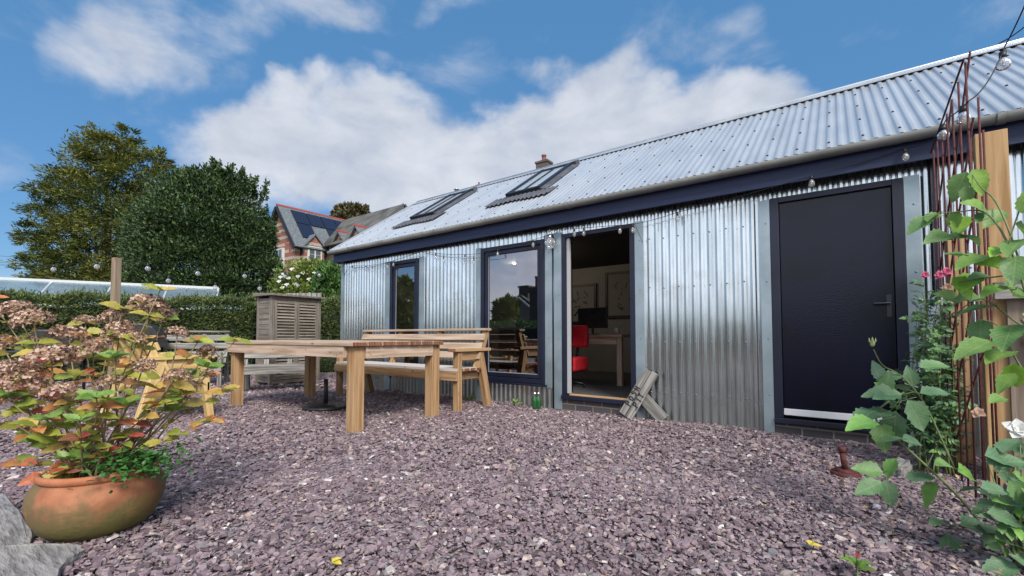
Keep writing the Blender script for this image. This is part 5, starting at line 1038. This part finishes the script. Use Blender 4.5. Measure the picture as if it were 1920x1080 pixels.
# ------------------------------------------------------------------ trees
BARK = material('bark', (.05, .04, .03), (.10, .08, .06), rough=.95, scale=8, stretch=(1, 1, .3), bump=.6, bscale=20)
def tree(name, label, base, trunk_h, blobs_, n, size, mat_, kind='diamond', W=1.0, cat='tree', limb=True, upw=.2, fill=.55, flat=0.0, tr=.35):
    """blobs: (cx,cy,cz,rx,ry,rz) relative to base"""
    base = Vector(base); t = thing(name, label, cat, base)
    b = MB(); top = max(q[2] for q in blobs_); b.tube([(0, 0, -.2), (0.05, 0, trunk_h*.5), (0, .05, trunk_h), (0, 0, top)], [tr, tr*.8, tr*.6, tr*.1], 10)
    if limb:
        for q in blobs_:
            z0 = trunk_h*rnd.uniform(.6, 1.0); e = Vector(q[:3])*1.0; m = Vector((e.x*.4, e.y*.4, (z0+e.z)*.5)); b.tube([(0, 0, z0), m, e], [tr*.4, tr*.22, tr*.05], 6)
            for k in range(4):
                v = Vector((rnd.uniform(-1, 1)*q[3], rnd.uniform(-1, 1)*q[4], rnd.uniform(-.6, .9)*q[5]))*.75; b.tube([e.lerp(m, .3), e+v], [tr*.10, tr*.02], 5)
    b.build('trunk', BARK, t)
    vol = np.array([q[3]*q[4]*q[5] for q in blobs_])**.667; cnt = (n*vol/vol.sum()).astype(int); Ps = []; Ds = []
    for q, k in zip(blobs_, cnt):
        nc = max(10, k//45); cd = rand_dirs(nc); cr_ = rng.uniform(fill, 1.0, (nc, 1)); cc_ = cd*cr_*np.array(q[3:6]); idx = rng.integers(0, nc, k)
        spread = rng.normal(0, .115, (k, 3))*np.array(q[3:6])*np.array([1, 1, 1-flat*.6]); P_ = cc_[idx]+spread+np.array(q[:3])
        Ps.append(P_); out_ = (P_-np.array(q[:3])); out_ /= np.linalg.norm(out_, axis=1)[:, None]+1e-6; Ds.append(out_*.7+rng.normal(0, .45, (k, 3))+np.array([0, 0, upw]))
    P_ = np.concatenate(Ps); D = np.concatenate(Ds); D[:, 2] *= (1-flat)
    Nn = rand_dirs(len(P_)) if flat == 0 else np.array([[0, 0, 1.2]])+rng.normal(0, .5, (len(P_), 3))
    leaf_mesh('crown', P_, D, Nn, rng.uniform(size[0], size[1], len(P_)), kind, mat_, t, W=W); return t
OLIVE = material('olive_needles', (.085, .12, .032), (.22, .225, .05), rough=.7, scale=.35, lo=.4, hi=.6, coord='Object', island=[(0, (.55, .6, .6)), (.5, (1, 1, 1)), (1, (1.5, 1.4, 1.1))], transl=.15)
def pxblobs(base, dist, lst):
    res = []
    for (px, py, rx, ry) in lst:
        c = PD(px, py, dist)-Vector(base); k = dist/FPX; res.append((c.x, c.y, c.z, rx*k, rx*k*.9, ry*k))
    return res
tb = PD(190, 640, 34); tb.z = -1.0
lst = [(200, 285, 62, 42), (160, 310, 55, 45), (250, 330, 60, 50), (120, 350, 55, 40), (190, 380, 75, 55), (95, 400, 50, 38), (150, 430, 60, 40), (70, 440, 38, 30), (110, 470, 55, 35), (240, 420, 70, 60), (180, 480, 75, 40), (290, 350, 40, 50), (140, 510, 70, 32), (220, 530, 80, 30), (80, 500, 45, 25), (55, 445, 30, 14), (290, 300, 30, 25), (230, 260, 35, 25), (105, 530, 50, 22)]
tree('yew_tree', 'tall broad olive green tree with gaps behind the holly', tb, 5, pxblobs(tb, 34, lst), 52000, (.20, .42), OLIVE, W=.6, flat=.38, fill=.35)
HOLLY = material('holly_leaf', (.024, .045, .014), (.058, .095, .032), rough=.5, scale=1.2, island=[(0, (.6, .7, .6)), (.6, (1, 1, 1)), (.9, (1.5, 1.6, 1.2)), (1, (2.6, 2.7, 2.0))], spec=.4)
hb = PD(380, 640, 20); hb.z = -.6
lst = [(375, 420, 105, 80), (330, 400, 60, 60), (430, 390, 55, 60), (300, 450, 65, 60), (455, 450, 60, 70), (380, 350, 50, 35), (440, 345, 24, 32), (340, 345, 30, 30), (410, 335, 22, 28), (360, 500, 105, 60), (450, 520, 70, 50), (270, 490, 45, 50), (490, 470, 28, 60), (497, 385, 9, 30), (476, 355, 9, 26), (460, 335, 9, 30), (430, 322, 8, 26), (405, 318, 9, 24), (385, 325, 8, 20), (500, 350, 6, 22), (358, 328, 9, 16), (335, 335, 8, 18), (240, 470, 14, 14), (250, 430, 14, 14), (512, 440, 10, 20), (310, 370, 25, 20), (395, 540, 110, 30), (290, 530, 60, 35), (505, 510, 30, 45)]
tree('holly_tree', 'dense dark green glossy tree in the middle of the left side', hb, 1.5, pxblobs(hb, 20, lst), 95000, (.09, .18), HOLLY, kind='diamond', W=1.05, limb=False, fill=.5, upw=.5, tr=.25)
SHRUB = material('shrub_leaf', (.10, .15, .03), (.22, .28, .06), rough=.5, scale=1.0, island=[(0, (.5, .55, .5)), (.6, (1, 1, 1)), (1, (1.8, 1.8, 1.3))], transl=.15)
GSH = material('laurel_leaf', (.05, .12, .035), (.11, .21, .06), rough=.45, scale=1.2, island=[(0, (.5, .55, .5)), (.6, (1, 1, 1)), (1, (1.8, 1.8, 1.3))], transl=.1)
sb = PD(570, 640, 14.5); sb.z = 0
tree('flowering_shrub', 'yellow green shrub with white blooms below the brick house', sb, .8, pxblobs(sb, 14.5, [(560, 525, 40, 35), (590, 515, 35, 28), (545, 545, 40, 30), (610, 530, 35, 35), (575, 560, 60, 40), (570, 600, 60, 40)]), 16000, (.07, .15), SHRUB, cat='shrub', limb=False, upw=.3, tr=.08)
fl = bpy.data.objects['flowering_shrub']
for (px, py) in ((532, 514), (558, 519), (524, 528), (538, 534), (601, 506), (620, 508), (590, 512), (530, 540), (548, 505), (580, 524), (527, 520), (612, 520), (568, 512), (553, 533), (541, 522)):
    petals(fl, PD(px, py, 13.9)-sb, .085, WHT, 'white_bloom', 9)
sb = PD(625, 640, 13); sb.z = 0
tree('laurel_shrub', 'bright green broad leaved shrub touching the shed corner', sb, .8, pxblobs(sb, 13, [(625, 525, 26, 30), (615, 555, 30, 32), (640, 560, 26, 40), (630, 600, 30, 35), (612, 520, 18, 22)]), 7000, (.09, .19), GSH, cat='shrub', limb=False, upw=.5, tr=.08)
tb = PD(655, 640, 70); tb.z = 0
tree('distant_tree', 'brown green tree beyond the brick house ridge', tb, 9, pxblobs(tb, 70, [(655, 400, 22, 14), (640, 403, 18, 14), (672, 398, 18, 14), (655, 415, 34, 16)]), 7000, (.45, .9), material('autumn_far', (.07, .065, .03), (.13, .11, .05), rough=.8, scale=.3, island=[(0, (.6, .6, .6)), (1, (1.5, 1.5, 1.4))]), limb=True, tr=.5)

# grey fence behind cabinet
a = PD(535, 640, 12.2); a.z = 0; c = PD(600, 640, 12.2); c.z = 0
t = thing('panel_fence', 'grey timber fence panel peeping above the cabinet roof', 'fence', a, ang(a, c)); 
for k in range(7): b = MB(); b.box(k*.14, k*.14+.13, -.01, .01, 0, 2.08); b.build('board', GREYW, t)

# greenhouse
def greenhouse():
    g0 = PD(0, 522, 12.5); g1 = PD(410, 541, 15); zr = 2.5; g0.z = g1.z = 0; d = (g1-g0); dn = d.normalized(); g0 = g0-dn*3; Ln = (g1-g0).length
    t = thing('greenhouse', 'long aluminium framed greenhouse roof showing above the hedge', 'greenhouse', g0, math.atan2(dn.y, dn.x)); AL = material('aluminium', (.62, .64, .64), rough=.4, metal=.5)
    hw, ze = 1.35, 1.72
    b = MB(); b.box(0, Ln, -.05, .05, zr-.03, zr+.05); b.build('ridge_bar', AL, t)
    b = MB(); b.box(0, Ln, -hw-.04, -hw+.03, ze-.05, ze+.02); b.build('eaves_bar', AL, t); b = MB(); b.box(0, Ln, hw-.03, hw+.04, ze-.05, ze+.02); b.build('eaves_bar', AL, t)
    n = 6
    for i in range(n+1):
        x = Ln*i/n
        for sg in (-1, 1):
            b = MB(); b.beam((x, 0, zr), (x, sg*hw, ze), .045, .04, (0, 0, 1)); b.build('rafter', AL, t); b = MB(); b.box(x-.02, x+.02, sg*hw-.02, sg*hw+.02, 0, ze-.05); b.build('upright', AL, t)
    for i in range(n):
        x0 = Ln*i/n+.025; x1 = Ln*(i+1)/n-.025
        for sg in (-1, 1): b = MB(); b.quad((x0, sg*.05, zr-.02), (x1, sg*.05, zr-.02), (x1, sg*hw, ze+.005), (x0, sg*hw, ze+.005)); b.build('pane', GHG, t)
greenhouse()

# ------------------------------------------------------------------ brick house on the left
SLATEROOF = material('slate_roof', (.10, .115, .12), (.17, .185, .19), rough=.6, scale=6, bump=.4, bscale=8, bdist=.03)
DKROOF = material('old_tile_roof', (.075, .072, .065), (.14, .13, .115), rough=.85, scale=1.2, stretch=(1, 1, .25), detail=8, bump=.6, bscale=6, bdist=.05, spots=(.6, .55, (.03, .03, .028), .7))
REDT = material('red_ridge_tile', (.40, .07, .05), rough=.7); BARGE = material('barge_dark', (.02, .02, .024), rough=.6); PV = material('solar_panel', (.012, .014, .03), rough=.25, spec=.8)
CREAM = material('cream_frame', (.65, .64, .58), rough=.5); HG = material('house_glass', (.10, .12, .14), rough=.1, spec=.9)
def house():
    ax, ay, az_ = -38.57, 18.11, 12.0; hw = 2.92; ez = 8.45; Ln = 11.5
    t = thing('brick_house', 'red brick gabled house with cream bands and solar panels beyond the trees', 'house', (ax, ay, -2))
    zr = az_+2; ze = ez+2
    b = MB(); b.prism([(-hw+.3, 0), (hw-.3, 0), (hw-.3, ze-.2), (0, zr-.35), (-hw+.3, ze-.2)], .3, Ln, frame=lambda x, z, y: Vector((x, y, z))); wl = b.build('wall', REDBRICK, t)
    sl = (zr-ze)/hw
    for sg, nm in ((1, 'roof'), (-1, 'roof')):
        b = MB(); n = Vector((sg*(zr-ze), 0, hw)).normalized()
        b.hexa([Vector((0, 0, zr)), Vector((sg*(hw+.25), 0, ze-.25*sl)), Vector((sg*(hw+.25), 0, ze-.25*sl))+n*.12, Vector((0, 0, zr))+n*.12, Vector((0, Ln, zr)), Vector((sg*(hw+.25), Ln, ze-.25*sl)), Vector((sg*(hw+.25), Ln, ze-.25*sl))+n*.12, Vector((0, Ln, zr))+n*.12])
        rf = b.build(nm, SLATEROOF, t)
        if sg == 1:
            roof1 = rf
    b = MB(); b.beam((0, -.05, zr+.16), (0, Ln*.62, zr+.16), .22, .14); b.build('ridge_tiles', REDT, roof1)
    b = MB()
    for sg in (-1, 1): b.beam((sg*.05, -.06, zr-.05), (sg*(hw+.28), -.06, ze-.25*sl-.1), .08, .30, (0, 0, 1))
    b.build('bargeboard', BARGE, roof1)
    nrm = Vector(((zr-ze), 0, hw)).normalized()
    def pan(u0, u1, y0, y1):   # u: fraction down slope
        c = []
        for hh in (.16, .22):
            for (u, y) in ((u0, y0), (u0, y1), (u1, y1), (u1, y0)): c.append(Vector((u*hw, y, zr+(ze-zr)*u))+nrm*hh)
        b = MB(); b.hexa([c[0], c[1], c[5], c[4], c[3], c[2], c[6], c[7]]); b.build('solar_panel', PV, roof1)
    for (u0, u1, y0) in ((.07, .42, 1.0), (.07, .42, 2.35), (.07, .42, 3.7), (.07, .42, 5.05), (.44, .82, 1.0), (.44, .82, 3.7)): pan(u0, u1, y0, y0+1.28)
    # gable dormer window facing the yard
    def win(y0, y1, z0, z1, x, nx):
        b = MB(); b.box(x, x+.12, y0, y1, z0, z1); f = b.build('window', CREAM, t)
        b = MB(); w_ = (y1-y0-.16)/2
        for k in range(2):
            yy = y0+.08+k*w_
            for j in range(2): hh = (z1-z0-.16)/2; b.box(x+.121, x+.135, yy+.06, yy+w_-.06, z0+.1+j*hh, z0+.06+(j+1)*hh)
        b.build('pane', HG, f)
    yc = 1.75
    b = MB(); b.box(hw-.28, hw+.12, yc-.85, yc+.85, 0, ze-.05); b.prism([(yc-.85, ze-.049), (yc+.85, ze-.049), (yc, ze+.85)], hw-.9, hw+.12, frame=lambda y, z, x: Vector((x, y, z))); b.build('dormer', REDBRICK, t)
    b = MB()
    for sg in (-1, 1): b.beam((hw+.22, yc, ze+1.06), (hw+.22, yc+sg*1.15, ze-.2), .10, .13, (0, 0, 1))
    b.build('bargeboard', material('grey_barge', (.16, .18, .20), rough=.6), t)
    b = MB()
    for sg in (-1, 1): b.beam((hw-.75, yc+sg*.53, ze+.50), (hw+.16, yc+sg*.53, ze+.50), 1.5, .07, (0, sg*1.06, 1.0))
    b.build('dormer_roof', SLATEROOF, t)
    win(yc-.62, yc+.62, ze-1.35, ze-.02, hw+.10, 1)
    b = MB(); b.box(-.95, .95, .1, .28, ze-1.9, ze-.1); f = b.build('window', CREAM, t); b = MB()
    for k in range(3):
        for j in range(2): b.box(-.85+k*.58, -.85+k*.58+.5, .085, .098, ze-1.8+j*.85, ze-1.05+j*.85)
    b.build('pane', HG, f)
    b = MB(); b.tube([(hw-.25, .8, ze-.3), (hw-.22, .8, 0)], .07, 8); b.build('downpipe', BARGE, t)
    # wing with ridge along x
    wy = 24.38-ay; wx1 = 9.0; wzr = zr+.02; D2 = 3.6; we = wzr-3.4
    b = MB(); b.prism([(wy-D2+.3, 0), (wy+D2-.3, 0), (wy+D2-.3, we), (wy, wzr-.3), (wy-D2+.3, we)], 1.5, wx1-.3, frame=lambda y, z, x: Vector((x, y, z))); b.build('wing_wall', BROWNBRICK, t)
    for sg in (-1, 1):
        b = MB(); n = Vector((0, sg*3.4, D2)).normalized(); p0 = Vector((0, wy, wzr)); p1 = Vector((0, wy+sg*(D2+.2), we-.15))
        b.hexa([p0, p1, p1+n*.12, p0+n*.12, p0+Vector((wx1, 0, 0)), p1+Vector((wx1, 0, 0)), p1+n*.12+Vector((wx1, 0, 0)), p0+n*.12+Vector((wx1, 0, 0))]); b.build('wing_roof', DKROOF, t)
    b = MB()
    for sg in (-1, 1): b.beam((wx1+.04, wy, wzr), (wx1+.04, wy+sg*(D2+.2), we-.15), .08, .34, (0, 0, 1))
    b.build('bargeboard', material('wing_barge', (.10, .10, .10), rough=.6), t)
    for (xx, zz) in ((4.99, 10.35), (7.4, 10.45)):
        b = MB(); b.prism([(xx-1.0, zz-2.5), (xx+1.0, zz-2.5), (xx+1.0, zz), (xx, zz+1.2), (xx-1.0, zz)], wy-D2+.2, wy-1.4, frame=lambda x, z, y: Vector((x, y, z))); dm = b.build('dormer', REDBRICK, t)
        b = MB()
        for sg in (-1, 1): b.beam((xx+sg*.62, wy-D2-.05, zz+.62), (xx+sg*.62, wy-1.2, zz+.62), 1.75, .10, (sg*1.2, 0, 1.1))
        b.build('dormer_roof', SLATEROOF, dm); b = MB(); b.beam((xx, wy-D2-.08, zz+1.35), (xx, wy-1.0, zz+1.35), .22, .14); b.build('ridge_tiles', REDT, dm)
house()
# chimneys over the ridge
def chimney(px, py_top, py_bot, wpx, d, lab, pots=1, rz=0.3):
    top = PD(px, py_top, d); k = d/FPX; W_ = wpx*k; t = thing('chimney', lab, 'chimney', (top.x, top.y, 0), R(0)); b = MB(); h = top.z
    b.box(-W_/2*.75, W_/2*.75, -W_/2*.6, W_/2*.6, 0, h-.12*W_); b.box(-W_/2*.84, W_/2*.84, -W_/2*.69, W_/2*.69, h-.119*W_, h); b.build('stack', BROWNBRICK, t)
    for i in range(pots): b = MB(); b.lathe([(W_*.13, 0), (W_*.12, W_*.35), (W_*.15, W_*.36), (W_*.15, W_*.42), (W_*.1, W_*.42)], (0, (i-.5*(pots-1))*W_*.4, h), 14); b.build('chimney_pot', material('clay_pot', (.35, .16, .12), rough=.8), t)
chimney(1020, 304, 340, 32, 22, 'square brick chimney with one clay pot behind the shed ridge')
chimney(898, 347, 360, 12, 26, 'small chimney top just breaking the shed ridge')
t = thing('flue_cowl', 'small metal flue cowl poking above the shed ridge', 'flue', (PD(856, 356, 18).x, PD(856, 356, 18).y, 0)); zt_ = PD(856, 356, 18).z; b = MB(); b.tube([(0, 0, 0), (0, 0, zt_-.08)], .07, 12); b.build('flue_pipe', GUTTER, t); b = MB(); b.lathe([(.001, .06), (.11, .02), (.11, -.0), (.05, -.03)], (0, 0, zt_), 16); b.build('cowl', CHROME, t)

# ------------------------------------------------------------------ the other side of the yard (seen reflected in the windows)
def mir(px, py, d): p = PD(px, py, d); return Vector((p.x, 2*WY-p.y, p.z))
def cottage():
    ap = mir(977, 556, 34); c0 = mir(946, 602, 35); c1 = mir(1001, 602, 33); hw = 2.6
    t = thing('stone_cottage', 'brown gabled cottage across the yard seen mirrored in the large window', 'house', (ap.x, ap.y, 0), 0)
    zr = ap.z; ze = mir(960, 600, 34).z
    b = MB(); b.prism([(-hw, 0), (hw, 0), (hw, ze), (0, zr), (-hw, ze)], -9, 0, frame=lambda x, z, y: Vector((x, y, z))); b.build('wall', brick_mat('pale_brick', (.34, .22, .19), (.42, .28, .24), (.45, .40, .36)), t)
    for sg in (-1, 1):
        b = MB(); n = Vector((sg*(zr-ze), 0, hw)).normalized(); p0 = Vector((0, .25, zr)); p1 = Vector((sg*(hw+.3), .25, ze-.3*(zr-ze)/hw)); dd = Vector((0, -9.4, 0)); b.hexa([p0, p1, p1+n*.14, p0+n*.14, p0+dd, p1+dd, p1+n*.14+dd, p0+n*.14+dd]); b.build('roof', DKROOF, t)
    b = MB(); b.box(-.42, .42, -1.2, -.3, zr-1.2, zr+.72); ch = b.build('chimney', BROWNBRICK, t); b = MB(); b.box(-.48, .48, -1.26, -.24, zr+.721, zr+.86); b.build('chimney_cap', BROWNBRICK, ch)
    b = MB(); b.tube([(0, .35, zr-.1), (hw+.2, .35, ze-.35)], .09, 6); b.tube([(0, .35, zr-.1), (-hw-.2, .35, ze-.35)], .09, 6); b.build('bargeboard', CREAM, t)
cottage()
p = mir(1013, 540, 26); t = thing('brick_chimney', 'tall brick chimney stack across the yard seen mirrored beside the cottage', 'chimney', (p.x, p.y, 0)); b = MB(); b.box(-.45, .45, -.45, .45, 0, p.z-.3); b.box(-.55, .55, -.55, .55, p.z-.299, p.z); b.build('stack', BROWNBRICK, t)
for k in (-.22, .22): b = MB(); b.lathe([(.12, 0), (.11, .6), (.14, .62), (.14, .7)], (k, 0, p.z), 12); b.build('chimney_pot', material('clay_pot', (.35, .16, .12), rough=.8), t)
def rtree(px, py, r_, d, lab, n=9000):
    c = mir(px, py, d); base = Vector((c.x, c.y, 0)); k = d/FPX*r_
    tree('yard_tree', lab, base, max(1, c.z-k), [(0, 0, c.z, k, k, k*.9), (k*.5, k*.3, c.z-k*.5, k*.7, k*.7, k*.6), (-k*.6, -.2*k, c.z-k*.5, k*.7, k*.7, k*.6), (0, 0, c.z*.45, k*1.1, k*1.1, c.z*.45), (k*.9, .1, c.z*.3, k*.8, k*.8, c.z*.3)], n, (.25, .5), SHRUB, tr=.2)
rtree(948, 578, 19, 30, 'leafy tree across the yard seen mirrored left of the cottage'); rtree(762, 545, 22, 28, 'leafy tree across the yard seen mirrored in the narrow window')
hedge('laurel_hedge', 'long laurel hedge across the yard seen mirrored in the windows', (-34, -9.5, 0), (8, -7.5, 0), 1.2, 1.45, 30000, (.12, .24), GSH)
bpy.context.view_layer.update()
